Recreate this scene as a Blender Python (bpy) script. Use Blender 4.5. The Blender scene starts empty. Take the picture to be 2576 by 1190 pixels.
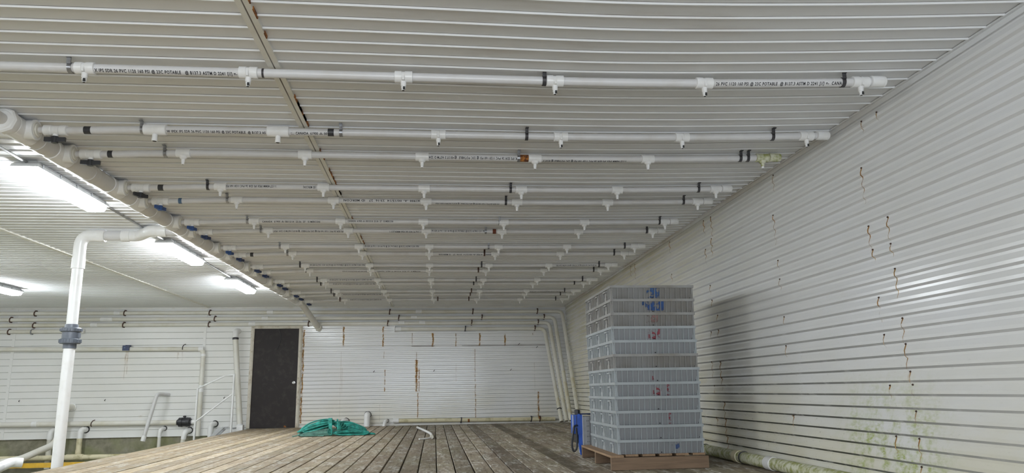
import bpy, bmesh, math, random
from mathutils import Vector, Matrix, noise
random.seed(7)
SC = bpy.context.scene
COL = SC.collection
PI = math.pi
XR, YB, H = 2.93, 16.48, 2.555          # right wall, door wall, ceiling height above the deck
XL, YF = -9.9, -4.2
DECK_L = -3.85

# ------------------------------------------------------------------ materials
class NT:
    def __init__(s, name):
        s.m = bpy.data.materials.new(name); s.m.use_nodes = True
        s.t = s.m.node_tree; s.n = s.t.nodes; s.b = s.n['Principled BSDF']; s.out = s.n['Material Output']
    def node(s, k, **kw):
        x = s.n.new(k)
        for a, b in kw.items(): setattr(x, a, b)
        return x
    def link(s, a, b): s.t.links.new(a, b)
    def math(s, op, a, b=None, c=None, clamp=False):
        x = s.node('ShaderNodeMath', operation=op); x.use_clamp = clamp
        for i, v in enumerate((a, b, c)):
            if v is None: continue
            if isinstance(v, (int, float)): x.inputs[i].default_value = v
            else: s.link(v, x.inputs[i])
        return x.outputs[0]
    def coord(s, kind='Object'):
        return s.node('ShaderNodeTexCoord').outputs[kind]
    def mapped(s, sc=(1, 1, 1), kind='Object'):
        x = s.node('ShaderNodeMapping'); x.inputs['Scale'].default_value = sc
        s.link(s.coord(kind), x.inputs['Vector']); return x.outputs[0]
    def noise(s, scale, vec=None, detail=3, rough=.55):
        x = s.node('ShaderNodeTexNoise'); x.inputs['Scale'].default_value = scale
        x.inputs['Detail'].default_value = detail; x.inputs['Roughness'].default_value = rough
        s.link(vec if vec is not None else s.coord(), x.inputs['Vector']); return x.outputs['Fac']
    def ramp(s, v, lo, hi):
        x = s.node('ShaderNodeMapRange'); x.inputs['From Min'].default_value = lo; x.inputs['From Max'].default_value = hi
        s.link(v, x.inputs['Value']); return x.outputs[0]
    def mix(s, f, a, b):
        x = s.node('ShaderNodeMix', data_type='RGBA')
        for i, v in ((0, f), (6, a), (7, b)):
            if isinstance(v, (int, float)): x.inputs[i].default_value = v
            elif isinstance(v, tuple): x.inputs[i].default_value = (*v[:3], 1)
            else: s.link(v, x.inputs[i])
        return x.outputs[2]
    def sep(s):
        x = s.node('ShaderNodeSeparateXYZ'); s.link(s.coord(), x.inputs[0]); return x.outputs
    def done(s, col, rough=.5, metal=0., spec=.5, bump=None, bs=.2, bd=.01):
        for k, v in (('Base Color', col), ('Roughness', rough), ('Metallic', metal), ('Specular IOR Level', spec)):
            i = s.b.inputs[k]
            if isinstance(v, tuple): i.default_value = (*v[:3], 1)
            elif isinstance(v, (int, float)): i.default_value = v
            else: s.link(v, i)
        if bump is not None:
            x = s.node('ShaderNodeBump'); x.inputs['Strength'].default_value = bs; x.inputs['Distance'].default_value = bd
            s.link(bump, x.inputs['Height']); s.link(x.outputs[0], s.b.inputs['Normal'])
        return s.m

def simple(name, c1, c2=None, scale=8, rough=.45, metal=0., lo=.4, hi=.7, spec=.5):
    t = NT(name)
    if c2 is None: c2 = tuple(x * .88 for x in c1)
    return t.done(t.mix(t.ramp(t.noise(scale), lo, hi), c1, c2), rough, metal, spec)

def m_ceiling():
    t = NT('ceiling_panel')
    n1 = t.ramp(t.noise(.8, detail=4), .42, .75)
    n2 = t.ramp(t.noise(2.3, t.mapped((.5, 2.2, 1)), 5), .56, .80)
    X, Y, Z = t.sep()
    mid = t.math('MULTIPLY', t.ramp(X, -.9, .2), t.ramp(X, 2.4, 1.0), clamp=True)
    c = t.mix(t.math('MULTIPLY', n1, .35), (.78, .79, .805), (.75, .74, .72))
    c = t.mix(t.math('MULTIPLY', t.math('MULTIPLY', n2, mid), .5), c, (.48, .41, .34))
    return t.done(c, .38, spec=.4)

def m_siding(name, warm, green=False):
    t = NT(name)
    X, Y, Z = t.sep()
    n = t.ramp(t.noise(1.1, detail=4), .35, .7)
    c = t.mix(n, (.80, .81, .83), (.77, .775, .77))
    if warm == 'y':                       # yellowed towards the far corner and the deck
        w = t.math('ADD', t.ramp(Y, 5.6, 10.5), t.math('MULTIPLY', t.ramp(Z, 1.1, .1), .8), clamp=True)
        w = t.math('MULTIPLY', w, t.ramp(t.noise(2.0, t.mapped((1, .6, 1.6)), 4), .2, .62))
        c = t.mix(t.math('MULTIPLY', w, .8, clamp=True), c, (.70, .655, .46))
    else:
        w = t.math('MULTIPLY', t.ramp(Z, .9, 0), t.ramp(t.noise(1.5, detail=4), .3, .65))
        c = t.mix(t.math('MULTIPLY', w, .7), c, (.68, .64, .50))
    if green:                             # algae patch low on the wall
        a = t.math('MULTIPLY', t.ramp(Y, 4.0, 4.35), t.ramp(Y, 5.4, 4.9), clamp=True)
        b = t.math('MULTIPLY', t.ramp(Z, .80, .35), t.ramp(Z, -.3, .1), clamp=True)
        g = t.ramp(t.noise(7, t.mapped((1, 1.3, .7)), 6, .65), .42, .62)
        g2 = t.ramp(t.noise(30, t.mapped((1, .7, 1.6)), 4, .6), .35, .6)
        f = t.math('MULTIPLY', t.math('MULTIPLY', a, b), t.math('MULTIPLY', g, g2), clamp=True)
        c = t.mix(t.math('MULTIPLY', f, .95), c, (.40, .47, .13))
        d = t.ramp(t.noise(45, t.mapped((1, .5, 1.2)), 5, .6), .62, .72)
        e = t.math('MULTIPLY', d, t.math('MULTIPLY', t.ramp(Z, 1.3, .4), t.ramp(Y, 3.0, 5.5)), clamp=True)
        c = t.mix(t.math('MULTIPLY', e, .45), c, (.36, .35, .26))
    return t.done(c, .17, spec=.5)

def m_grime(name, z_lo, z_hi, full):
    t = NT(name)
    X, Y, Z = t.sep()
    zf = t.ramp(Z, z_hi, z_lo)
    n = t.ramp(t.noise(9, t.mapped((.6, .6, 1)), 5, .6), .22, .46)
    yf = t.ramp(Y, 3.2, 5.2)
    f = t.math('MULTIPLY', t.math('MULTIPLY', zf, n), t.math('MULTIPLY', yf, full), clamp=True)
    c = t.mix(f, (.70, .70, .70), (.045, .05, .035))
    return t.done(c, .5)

def m_flatpanel():
    t = NT('flat_wall_panel')
    X, Y, Z = t.sep()
    n = t.ramp(t.noise(1.0, detail=4), .4, .75)
    c = t.mix(t.math('MULTIPLY', n, .5), (.76, .76, .75), (.70, .69, .64))
    return t.done(c, .33)

def m_rust(name, core):
    t = NT(name)
    a = t.node('ShaderNodeAttribute'); a.attribute_name = 'fade'
    n = t.ramp(t.noise(16, t.mapped((1, 1, .45)), 5, .65), .30, .60)
    c = t.mix(n, (.66, .30, .05) if not core else (.34, .13, .03), (.78, .52, .18) if not core else (.13, .05, .02))
    col = t.done(c, .7, spec=.2)
    tr = t.node('ShaderNodeBsdfTransparent'); mx = t.node('ShaderNodeMixShader')
    al = t.math('MULTIPLY', a.outputs['Fac'], t.ramp(t.noise(28, t.mapped((1, 1, .5)), 4), .34, .58), clamp=True)
    t.link(al, mx.inputs[0]); t.link(tr.outputs[0], mx.inputs[1]); t.link(t.b.outputs[0], mx.inputs[2])
    t.link(mx.outputs[0], t.out.inputs[0])
    return col

def m_deck():
    t = NT('weathered_deck_wood')
    X, Y, Z = t.sep()
    k = t.math('FLOOR', t.math('DIVIDE', t.math('SUBTRACT', X, .026), .1676))
    wn = t.node('ShaderNodeTexWhiteNoise', noise_dimensions='1D'); t.link(k, wn.inputs['W'])
    r = wn.outputs['Value']
    cv = t.node('ShaderNodeCombineXYZ'); t.link(t.math('MULTIPLY', X, 1.0), cv.inputs[0])
    t.link(t.math('ADD', t.math('MULTIPLY', Y, .35), t.math('MULTIPLY', r, 37)), cv.inputs[1]); vec = cv.outputs[0]
    big = t.noise(2.2, vec, 4, .6)
    fine = t.noise(26, vec, 5, .65)
    grain = t.noise(60, t.mapped((1, .07, 1)), 4, .6)
    green = t.ramp(t.noise(1.7, t.mapped((1.3, .5, 1)), 4, .6), .45, .66)
    lamp_tan = t.ramp(X, .2, -2.6)  # lamplight on the left planks painted in as a tan tint
    c = t.mix(t.ramp(big, .3, .68), (.185, .142, .102), (.42, .355, .27))
    c = t.mix(t.math('MULTIPLY', lamp_tan, .60), c, (.42, .315, .18))
    c = t.mix(t.math('MULTIPLY', green, t.math('ADD', .12, t.math('MULTIPLY', t.ramp(X, -2.5, 0.), .25))), c, (.27, .275, .15))
    pale = t.math('MULTIPLY', t.ramp(t.noise(6.5, vec, 6, .72), .50, .60), t.ramp(fine, .40, .55))
    c = t.mix(t.math('MULTIPLY', pale, t.math('ADD', .45, t.math('MULTIPLY', t.ramp(X, -1.5, .5), .35))), c, (.66, .64, .59))
    cv2 = t.node('ShaderNodeCombineXYZ'); t.link(t.math('MULTIPLY', X, 1.6), cv2.inputs[0]); t.link(t.math('ADD', t.math('MULTIPLY', Y, .16), t.math('MULTIPLY', r, 53)), cv2.inputs[1])
    dark = t.math('MULTIPLY', t.ramp(t.noise(22, cv2.outputs[0], 6, .68), .50, .66), t.math('ADD', .55, t.math('MULTIPLY', t.ramp(X, -2.5, .5), .3)))
    c = t.mix(dark, c, (.115, .085, .055))
    c = t.mix(t.math('MULTIPLY', t.ramp(grain, .52, .70), .45), c, (.13, .095, .06))
    v = t.node('ShaderNodeHueSaturation'); t.link(c, v.inputs['Color'])
    t.link(t.math('ADD', t.math('MULTIPLY', r, .5), .76), v.inputs['Value']); v.inputs['Saturation'].default_value = .95
    dark_plank = t.math('MULTIPLY', t.math('MULTIPLY', t.ramp(X, 1.20, 1.22), t.ramp(X, 1.40, 1.38)), t.ramp(t.noise(3, vec, 4), .30, .5), clamp=True)  # one plank-wide strip tinted darker
    c = t.mix(t.math('MULTIPLY', dark_plank, .72), v.outputs[0], (.085, .065, .035))
    h = t.math('ADD', t.math('MULTIPLY', fine, .6), t.math('MULTIPLY', grain, .5))
    return t.done(c, .72, spec=.3, bump=h, bs=.35, bd=.006)

def m_concrete():
    t = NT('mossy_concrete')
    c = t.mix(t.ramp(t.noise(5, detail=6, rough=.65), .35, .68), (.30, .285, .22), (.16, .15, .10))
    c = t.mix(t.math('MULTIPLY', t.ramp(t.noise(1.6, detail=4), .45, .62), .6), c, (.22, .235, .10))
    return t.done(c, .85)

def m_emit():
    t = NT('lit_diffuser')
    e = t.node('ShaderNodeEmission'); e.inputs[0].default_value = (.90, .955, 1, 1); e.inputs[1].default_value = LAMP
    t.link(e.outputs[0], t.out.inputs[0]); return t.m

def m_wood(name, c1, c2, axis):
    t = NT(name)
    sc = [9, 9, 9]; sc[axis] = .7
    n = t.noise(4, t.mapped(tuple(sc)), 5, .6)
    c = t.mix(t.ramp(n, .3, .7), c1, c2)
    c = t.mix(t.math('MULTIPLY', t.ramp(t.noise(6, detail=4), .56, .7), .4), c, tuple(x * .5 for x in c2))
    return t.done(c, .7, bump=n, bs=.25, bd=.004)

def m_paint(name, c, cover, sc=30):
    t = NT(name)
    t.done(t.mix(t.ramp(t.noise(15), .35, .65), c, tuple(x * .6 for x in c)), .5)
    tr = t.node('ShaderNodeBsdfTransparent'); mx = t.node('ShaderNodeMixShader')
    t.link(t.ramp(t.noise(sc, detail=5, rough=.65), cover - .03, cover + .03), mx.inputs[0])
    t.link(tr.outputs[0], mx.inputs[1]); t.link(t.b.outputs[0], mx.inputs[2]); t.link(mx.outputs[0], t.out.inputs[0])
    return t.m

LAMP = 74.0
ADDED_DAY = 270.0
M = {}
M['ceil'] = m_ceiling()
M['sid_r'] = m_siding('siding_yellowed', 'y', True)
M['sid_b'] = m_siding('siding_back', 'b')
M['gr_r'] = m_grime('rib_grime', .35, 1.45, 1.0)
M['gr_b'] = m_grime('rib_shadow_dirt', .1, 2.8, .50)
M['flat'] = m_flatpanel()
M['groove'] = simple('panel_groove', (.56, .56, .54), rough=.5)
M['gap'] = simple('gap_shade_dirt', (.34, .33, .32), (.14, .10, .08), 3, .6)  # crevice shade and dirt mixed into one dark colour
M['rust'] = m_rust('rust_run', False); M['rustcore'] = m_rust('rust_core', True)
M['deck'] = m_deck(); M['conc'] = m_concrete()
M['trim'] = simple('cream_trim', (.76, .75, .70), (.66, .62, .53), 5, .4, lo=.5, hi=.8)
M['trimw'] = simple('white_trim', (.74, .73, .70), (.62, .58, .50), 4, .35, lo=.5, hi=.8)
def m_corner():
    t = NT('corner_moulding'); X, Y, Z = t.sep()
    w = t.math('MULTIPLY', t.ramp(Y, 3.6, 6.5), t.ramp(t.noise(1.6, t.mapped((1, .6, 1)), 4), .34, .6), clamp=True)
    return t.done(t.mix(t.math('MULTIPLY', w, .8), (.74, .75, .77), (.56, .50, .42)), .35)
M['trimc'] = m_corner()
M['pvc'] = simple('white_pvc_pipe', (.66, .655, .66), (.60, .58, .56), 5, .30, lo=.5, hi=.75)
M['pvcw'] = simple('bright_white_fitting', (.83, .83, .83), (.76, .75, .73), 7, .28, lo=.5, hi=.75)
M['pvcd'] = simple('dingy_pvc', (.72, .705, .65), (.63, .60, .50), 3, .4, lo=.45, hi=.72)
M['pvcy'] = simple('yellowed_mouldy_pvc', (.72, .66, .46), (.42, .38, .20), 6, .5, lo=.52, hi=.72)
M['pvcg'] = simple('header_pvc', (.66, .65, .635), (.58, .555, .52), 3, .35, lo=.45, hi=.75)
M['pvcm'] = simple('mouldy_foot_pvc', (.72, .70, .60), (.58, .50, .27), 5, .5, lo=.46, hi=.72)
M['slime'] = simple('green_slimed_pvc', (.66, .66, .52), (.34, .36, .13), 22, .5, lo=.42, hi=.62)
M['black'] = simple('black_plastic', (.022, .023, .027), (.04, .04, .045), 10, .4)
M['navy'] = simple('navy_plastic', (.03, .05, .13), (.02, .03, .08), 10, .4)
M['blueh'] = simple('blue_plastic_handle', (.03, .09, .28), (.02, .05, .16), 10, .4)
M['bluegrey'] = simple('blue_grey_tape', (.08, .15, .26), rough=.5)
M['zinc'] = simple('zinc_strap', (.42, .43, .45), (.25, .25, .26), 14, .38, .85)
M['iron'] = simple('dark_strap', (.10, .10, .11), (.05, .045, .045), 14, .5, .5)
M['rusty'] = simple('rusted_strap', (.11, .06, .045), (.035, .025, .022), 25, .7, .2)
M['slate'] = simple('slate_grey_plastic', (.135, .15, .18), (.10, .115, .14), 8, .38)
M['ink'] = simple('black_ink', (.03, .03, .035), rough=.6)
M['rustpatch'] = simple('rust_caked', (.42, .16, .03), (.12, .04, .015), 40, .8, lo=.42, hi=.56)
M['redrust'] = simple('dark_red_rust', (.20, .055, .025), (.07, .03, .02), 45, .8)
M['lampbody'] = simple('lamp_housing_grey', (.60, .61, .62), rough=.4)
M['emit'] = m_emit()
M['steel'] = simple('conduit_steel', (.45, .46, .47), (.33, .33, .33), 12, .32, .8)
M['doorm'] = simple('dark_brown_door', (.022, .017, .017), (.045, .038, .034), 9, .55, lo=.5, hi=.8, spec=.3)
M['doorf'] = simple('worn_cream_frame', (.60, .56, .48), (.42, .36, .27), 12, .55, lo=.5, hi=.72)
M['knob'] = simple('brushed_steel_knob', (.75, .75, .76), rough=.22, metal=.9)
M['rail'] = simple('white_painted_rail', (.80, .80, .80), (.70, .70, .69), 9, .4)
M['step'] = simple('grey_step_plank', (.45, .46, .47), (.36, .36, .36), 7, .6)
M['tray'] = simple('blue_grey_tray', (.285, .295, .31), (.245, .255, .265), 4, .5, lo=.35, hi=.7)
M['trayd'] = simple('dirty_tray', (.255, .255, .25), (.20, .185, .165), 4, .55, lo=.35, hi=.65)
M['trayl'] = simple('tray_rib', (.40, .435, .455), (.34, .37, .385), 5, .45)
M['trayld'] = simple('dirty_tray_rib', (.33, .33, .325), (.25, .235, .21), 5, .5)
M['pallet'] = m_wood('pallet_board', (.29, .195, .125), (.17, .11, .07), 0)
M['palletd'] = m_wood('pallet_deck_board', (.42, .28, .17), (.27, .17, .10), 1)
M['bluep'] = simple('bright_blue_plastic', (.03, .13, .62), (.02, .09, .48), 6, .35)
M['greyp'] = simple('pale_grey_panel', (.46, .48, .52), (.38, .39, .41), 9, .5)
M['rope'] = simple('green_rope', (.03, .34, .28), (.012, .15, .12), 14, .75, lo=.35, hi=.6)
M['ropeg'] = simple('faded_rope', (.10, .24, .19), (.05, .12, .10), 14, .75)
M['yellow'] = simple('yellow_painted_beam', (.72, .44, .04), (.55, .33, .05), 6, .5)
M['pblue'] = m_paint('blue_paint', (.012, .075, .27), .47, 14)
M['pbluef'] = m_paint('blue_paint_flecks', (.02, .09, .27), .51, 20)
M['pred'] = m_paint('red_paint', (.28, .045, .065), .52, 34)
M['predf'] = m_paint('red_paint_faint', (.26, .15, .14), .51, 16)
M['pbl2'] = m_paint('blue_scribble', (.07, .12, .28), .56, 20)
M['pvc_hole'] = simple('dark_opening', (.03, .03, .03), rough=.8)

# ------------------------------------------------------------------ mesh builder
class MB:
    def __init__(s): s.v = []; s.f = []; s.m = []; s.s = []; s.a = []
    def add(s, vs, fs, mat=0, smooth=False, fade=None):
        b = len(s.v); s.v += [tuple(p) for p in vs]
        s.a += (fade if fade is not None else [1.0] * len(vs))
        for f in fs: s.f.append([i + b for i in f]); s.m.append(mat); s.s.append(smooth)
    def box(s, x0, y0, z0, x1, y1, z1, mat=0):
        s.hexa([(x0, y0, z0), (x1, y0, z0), (x1, y1, z0), (x0, y1, z0), (x0, y0, z1), (x1, y0, z1), (x1, y1, z1), (x0, y1, z1)], mat)
    def hexa(s, p, mat=0):
        s.add(p, [(0, 3, 2, 1), (4, 5, 6, 7), (0, 1, 5, 4), (1, 2, 6, 5), (2, 3, 7, 6), (3, 0, 4, 7)], mat)
    def lathe(s, o, d, prof, seg=20, mat=0, caps=True):
        o = Vector(o); d = Vector(d).normalized()
        u = d.orthogonal().normalized(); w = d.cross(u)
        def ring(t, r): return [o + d * t + (u * math.cos(2 * PI * i / seg) + w * math.sin(2 * PI * i / seg)) * r for i in range(seg)]
        for (t0, r0), (t1, r1) in zip(prof, prof[1:]):
            s.add(ring(t0, r0) + ring(t1, r1), [(i, (i + 1) % seg, seg + (i + 1) % seg, seg + i) for i in range(seg)], mat, True)
        if caps:
            if prof[0][1] > 1e-5: s.add(ring(*prof[0]), [tuple(reversed(range(seg)))], mat)
            if prof[-1][1] > 1e-5: s.add(ring(*prof[-1]), [tuple(range(seg))], mat)
    def cyl(s, a, b, r, seg=18, mat=0, r2=None):
        a = Vector(a); b = Vector(b)
        s.lathe(a, b - a, [(0, r), ((b - a).length, r if r2 is None else r2)], seg, mat)
    def tube(s, pts, r, seg=14, mat=0, caps=True, squash=None):
        pts = [Vector(p) for p in pts]; n = len(pts)
        tg = [(pts[min(i + 1, n - 1)] - pts[max(i - 1, 0)]).normalized() for i in range(n)]
        u = tg[0].orthogonal().normalized(); rings = []
        for i in range(n):
            u = (u - tg[i] * u.dot(tg[i])).normalized(); w = tg[i].cross(u)
            rr = r[i] if isinstance(r, (list, tuple)) else r
            rings.append([pts[i] + (u * math.cos(2 * PI * k / seg) + w * math.sin(2 * PI * k / seg)) * rr for k in range(seg)])
        vs = [p for q in rings for p in q]
        s.add(vs, [(i * seg + k, i * seg + (k + 1) % seg, (i + 1) * seg + (k + 1) % seg, (i + 1) * seg + k) for i in range(n - 1) for k in range(seg)], mat, True)
        if caps:
            s.add(rings[0], [tuple(reversed(range(seg)))], mat); s.add(rings[-1], [tuple(range(seg))], mat)
    def build(s, name, mats, parent=None, at=None):
        me = bpy.data.meshes.new(name); me.from_pydata(s.v, [], s.f)
        for m in (mats if isinstance(mats, (list, tuple)) else [mats]): me.materials.append(M[m])
        me.polygons.foreach_set('material_index', s.m); me.polygons.foreach_set('use_smooth', s.s)
        if any(x != 1.0 for x in s.a):
            at_ = me.attributes.new('fade', 'FLOAT', 'POINT'); at_.data.foreach_set('value', s.a)
        me.update()
        return link(name, me, parent, at)

WP = {}
def link(name, me, parent=None, at=None):
    """link an object; `at` is its world position (None: its mesh is given in world coordinates)"""
    o = bpy.data.objects.new(name, me); COL.objects.link(o)
    w = Vector(at) if at is not None else Vector((0, 0, 0))
    if parent is not None:
        o.parent = parent; o.location = w - WP[parent.name]
    else: o.location = w
    WP[o.name] = w
    return o
def thing(name, loc, label, cat, group=None):
    o = bpy.data.objects.new(name, None); COL.objects.link(o); o.location = loc; WP[o.name] = Vector(loc); o.empty_display_size = .1
    return tag(o, label, cat, group)
def tag(o, label, cat, group=None):
    o['label'] = label; o['category'] = cat
    if group: o['group'] = group
    return o
def struct(o, label=None, cat=None):
    o['kind'] = 'structure'
    if label: o['label'] = label
    o['category'] = cat or 'wall'
    return o
def fillet(pts, R, k=7):
    pts = [Vector(p) for p in pts]; out = [pts[0]]
    for i in range(1, len(pts) - 1):
        a, b, c = pts[i - 1], pts[i], pts[i + 1]
        d0 = (a - b); d1 = (c - b); r = min(R, d0.length * .49, d1.length * .49)
        p0 = b + d0.normalized() * r; p1 = b + d1.normalized() * r
        for j in range(k + 1):
            t = j / k; out.append(p0 * (1 - t) ** 2 + b * 2 * t * (1 - t) + p1 * t * t)
    out.append(pts[-1]); return out

# ------------------------------------------------------------------ siding profile
PITCH, Z0 = .0822, .0578
HB = .007
def siding_pts(z0, z1, seam, d=.014):
    """(z, depth into the wall, slot) from bottom to top; slot belongs to the face above the point"""
    pts = []
    k0 = int(math.floor((z0 - Z0) / PITCH)) - 1; k1 = int(math.ceil((z1 - Z0) / PITCH)) + 1
    for k in range(k0, k1):
        zd = Z0 + k * PITCH
        pts += [(zd - HB, d, 1), (zd + HB, 0, 0), (zd + .026, 0, 0), (zd + .060, d, 0)]
    pts = [(z, dd - (.006 if z > seam else 0), s) for z, dd, s in pts]
    return pts
def depth_at(z, seam, d=.014):
    f = (z - Z0) / PITCH; k = math.floor(f + HB / PITCH); zd = Z0 + k * PITCH; q = z - zd
    P = [(-HB, d), (HB, 0), (.026, 0), (.060, d), (PITCH - HB, d)]
    for (a, x), (b, y) in zip(P, P[1:]):
        if a <= q <= b: r = x + (y - x) * (q - a) / (b - a); break
    else: r = 0
    return r - (.006 if z > seam else 0)
def siding_z(z0, z1, seam):
    zs = [z for z, _, _ in siding_pts(z0, z1, seam) if z0 < z < z1]
    return sorted(set([z0] + zs + [z1]))
def siding(mb, P, z0, z1, seam, u0, u1):
    """P(u, depth, z) -> world point"""
    pts = [p for p in siding_pts(z0, z1, seam) if z0 < p[0] < z1]
    pts = [(z0, depth_at(z0, seam), 0)] + pts + [(z1, depth_at(z1, seam), 0)]
    for (za, da, s), (zb, db, _) in zip(pts, pts[1:]):
        mb.add([P(u0, da, za), P(u1, da, za), P(u1, db, zb), P(u0, db, zb)], [(0, 1, 2, 3)], s)
def run(mb, P, u, z0, z1, w, off, mat, seam, wob=.25, f0=1., f1=.5, taper=.6):
    zs = siding_z(z0, z1, seam); ex = []
    for a, b in zip(zs, zs[1:]):
        ex.append(a); n = int((b - a) / .02)
        ex += [a + (b - a) * (i + 1) / (n + 1) for i in range(n)]
    zs = ex + [zs[-1]]; vs = []; fd = []; fs = []
    for i, z in enumerate(zs):
        t = (z1 - z) / max(1e-6, z1 - z0); q = noise.noise(Vector((u * 3.1, z * 14, 2.2))) * w * wob
        ww = w * (1 - taper * t) * (.75 + .5 * abs(noise.noise(Vector((u * 7, z * 23, 5)))))
        dd = depth_at(z, seam) - off
        vs += [P(u + q - ww / 2, dd, z), P(u + q, dd, z), P(u + q + ww / 2, dd, z)]
        v = f0 + (f1 - f0) * t; fd += [v * .25, v, v * .25]
        if i: b = i * 3; fs += [(b - 3, b - 2, b + 1, b), (b - 2, b - 1, b + 2, b + 1)]
    mb.add(vs, fs, mat, False, fd)

# ------------------------------------------------------------------ the room
def yoff(x, y):                          # the panels and the pipes under them bow slightly towards the right wall
    return -.028 * max(0, x - .6) ** 2 * min(1, max(0, (17 - y) / 10))
def sag(x, y):
    return .012 * math.exp(-((x - .9) / .9) ** 2) * math.exp(-((y - 3.6) / .9) ** 2)
mb = MB()
xs = [XL, -6, -4, -2, -.95] + [-.95 + i * .2 for i in range(1, 20)] + [XR + .02]
xs = [x for x in xs if x <= XR + .02]
y = 3.485 - .1333 * 58
while y < YB:
    prof = [(y - .0005, 0, 1), (y, .004, 1), (y + .0020, .004, 1), (y + .0025, -.001, 0), (y + .008, -.0095, 0), (y + .015, -.0095, 0), (y + .024, 0, 0), (y + .1328, 0, 0)]
    for (ya, da, s), (yb, db, _) in zip(prof, prof[1:]):
        vs = []
        for x in xs:
            for yy, dd in ((ya, da), (yb, db)): vs.append((x, min(YB, yy + yoff(x, yy)), H + dd - sag(x, yy)))
        mb.add(vs, [(i * 2, i * 2 + 1, i * 2 + 3, i * 2 + 2) for i in range(len(xs) - 1)], s, False)
    y += .1333
struct(mb.build('ceiling', ['ceil', 'gap']), 'grey white ribbed panel ceiling', 'ceiling')
mb = MB(); mb.box(XL - .1, YF - .1, H + .05, XR + .15, YB + .15, H + .12)
struct(mb.build('ceiling_backing', ['gap']), 'solid roof deck above the ribbed ceiling panels', 'ceiling')

# right wall
R_STREAKS = [(5.956,2.385,2.504),(4.649,1.942,2.17),(7.663,2.338,2.488),(7.441,2.292,2.479),(7.483,2.084,2.251),(7.674,2.031,2.171),(8.871,2.338,2.495),(10.762,2.321,2.5),(10.519,2.285,2.486),(8.862,2.009,2.082),(6.012,1.921,2.158),(6.006,1.69,1.757),(6.007,1.529,1.595),(4.642,1.604,1.755),(4.426,1.628,1.768),(4.423,1.534,1.59),(4.624,1.526,1.589),(4.42,1.264,1.426),(4.632,1.132,1.266),(4.411,.96,1.108),(4.409,.739,.946),(4.62,.96,1.019),(6.002,1.223,1.272),(6.015,.965,1.03),(4.396,.726,.775),(4.623,.636,.692),(4.388,.654,.695),(5.988,.367,.462),(4.387,.47,.535),(4.621,.294,.373),(4.389,.264,.372),(4.4,.171,.206),(7.718,.819,.964),(7.49,.754,.955),(7.69,.654,.715),(7.479,.694,.794),(7.459,.377,.547),(7.686,.317,.39),(7.458,.221,.379),(7.445,.087,.22),(4.393,2.453,2.479),(4.574,2.428,2.482),(7.614,1.696,1.767),(7.596,1.565,1.607),(7.48,1.406,1.434),(7.696,1.215,1.278),(7.49,1.221,1.282)]
SEAM_R, SEAM_B = 1.535, 1.685
PR = lambda u, d, z: (XR + d, u, z)
PB = lambda u, d, z: (u, YB + d, z)
mb = MB(); siding(mb, PR, -.05, H + .02, SEAM_R, YF, YB + .02)
for i, (u, a, b) in enumerate(R_STREAKS):
    strong = i in (2, 3, 4, 13, 16, 19, 20, 22, 25, 27, 29, 30, 36, 38, 39, 32, 33) or (b - a) > .12
    run(mb, PR, u, a - .03, b, .019 if u < 7 else .032, .0007, 2, SEAM_R, .35, 1.6 if strong else 1., .5)
    run(mb, PR, u, a + (b - a) * .15, b, .008 if u < 7 else .014, .0012, 3, SEAM_R, .8, 2.5 if strong else 1.2, .5)
wr = struct(mb.build('wall_right', ['sid_r', 'gr_r', 'rust', 'rustcore']), 'white ribbed steel wall with rust runs and green algae', 'wall')
sm = MB(); sm.lathe((0, 0, 0), (-1, 0, 0), [(0, .007), (.003, .0068), (.003, .0042), (.008, .004)], 6)
s0 = None
for u, a, b in R_STREAKS:
    p = (XR + depth_at(b, SEAM_R) - .0005, u, b)
    if s0 is None: s0 = sm.build('screw', ['rusty'], wr, p)
    else: link('screw', s0.data, wr, p)

# door wall: siding at the door's one side, flat panels at the other
HB = .0045
DX0, DX1, DZ1 = -3.845, -2.91, 2.08
mb = MB()
siding(mb, PB, -.05, H + .02, SEAM_B, DX1 + .06, XR + .02)
mb.add([(DX0 - .06, YB, DZ1 + .06), (DX1 + .06, YB, DZ1 + .06), (DX1 + .06, YB, H + .02), (DX0 - .06, YB, H + .02)], [(0, 1, 2, 3)], 4)
z = -.115; g = .006
zz = [-.115, .020] + [.020 + .1333 * i for i in range(1, 20)]
zz = [q for q in zz if q < H] + [H + .02]
for a, b in zip(zz, zz[1:]):
    x0, x1 = XL, DX0 - .06
    mb.add([(x0, YB, a + g), (x1, YB, a + g), (x1, YB, b - g), (x0, YB, b - g)], [(0, 1, 2, 3)], 4)
    mb.add([(x0, YB, b - g), (x1, YB, b - g), (x1, YB + .007, b), (x0, YB + .007, b)], [(0, 1, 2, 3)], 5)
    mb.add([(x0, YB + .007, b), (x1, YB + .007, b), (x1, YB, b + g), (x0, YB, b + g)], [(0, 1, 2, 3)], 5)
mb.box(XL, YB - .022, -.125, DX0 - .06, YB + .01, -.108, 4)
for x in (-8.70, -4.876):                # vertical joint strips
    mb.box(x - .028, YB - .010, -.1, x + .028, YB + .008, H, 4)
B_STREAKS = [(-1.97,1.684,2.113,3),(-1.117,1.676,2.107,3),(-.487,1.67,1.964,1),(-.037,1.665,1.96,3),(.469,1.66,1.956,2),(.995,1.673,1.952,3),(1.551,1.667,1.93,3),(2.177,1.899,1.943,1),(-2.006,.193,1.574,0),(-1.092,1.419,1.564,1),(-1.064,.717,1.18,2),(-.389,1.385,1.557,1),(-.384,.706,1.385,4),(-.33,.706,1.2,2),(-.352,.121,.68,2),(.469,.905,1.289,0),(.886,.899,1.604,1),(.891,.097,.847,2),(2.275,.028,.664,3),(2.201,.666,1.294,0),(-2.812,1.794,2.05,3),(-2.81,.744,1.794,3),(-2.808,.086,.744,3),(-1.161,.095,.443,0),(-1.975,.689,1.234,0),(2.28,.05,.5,1)]
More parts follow.
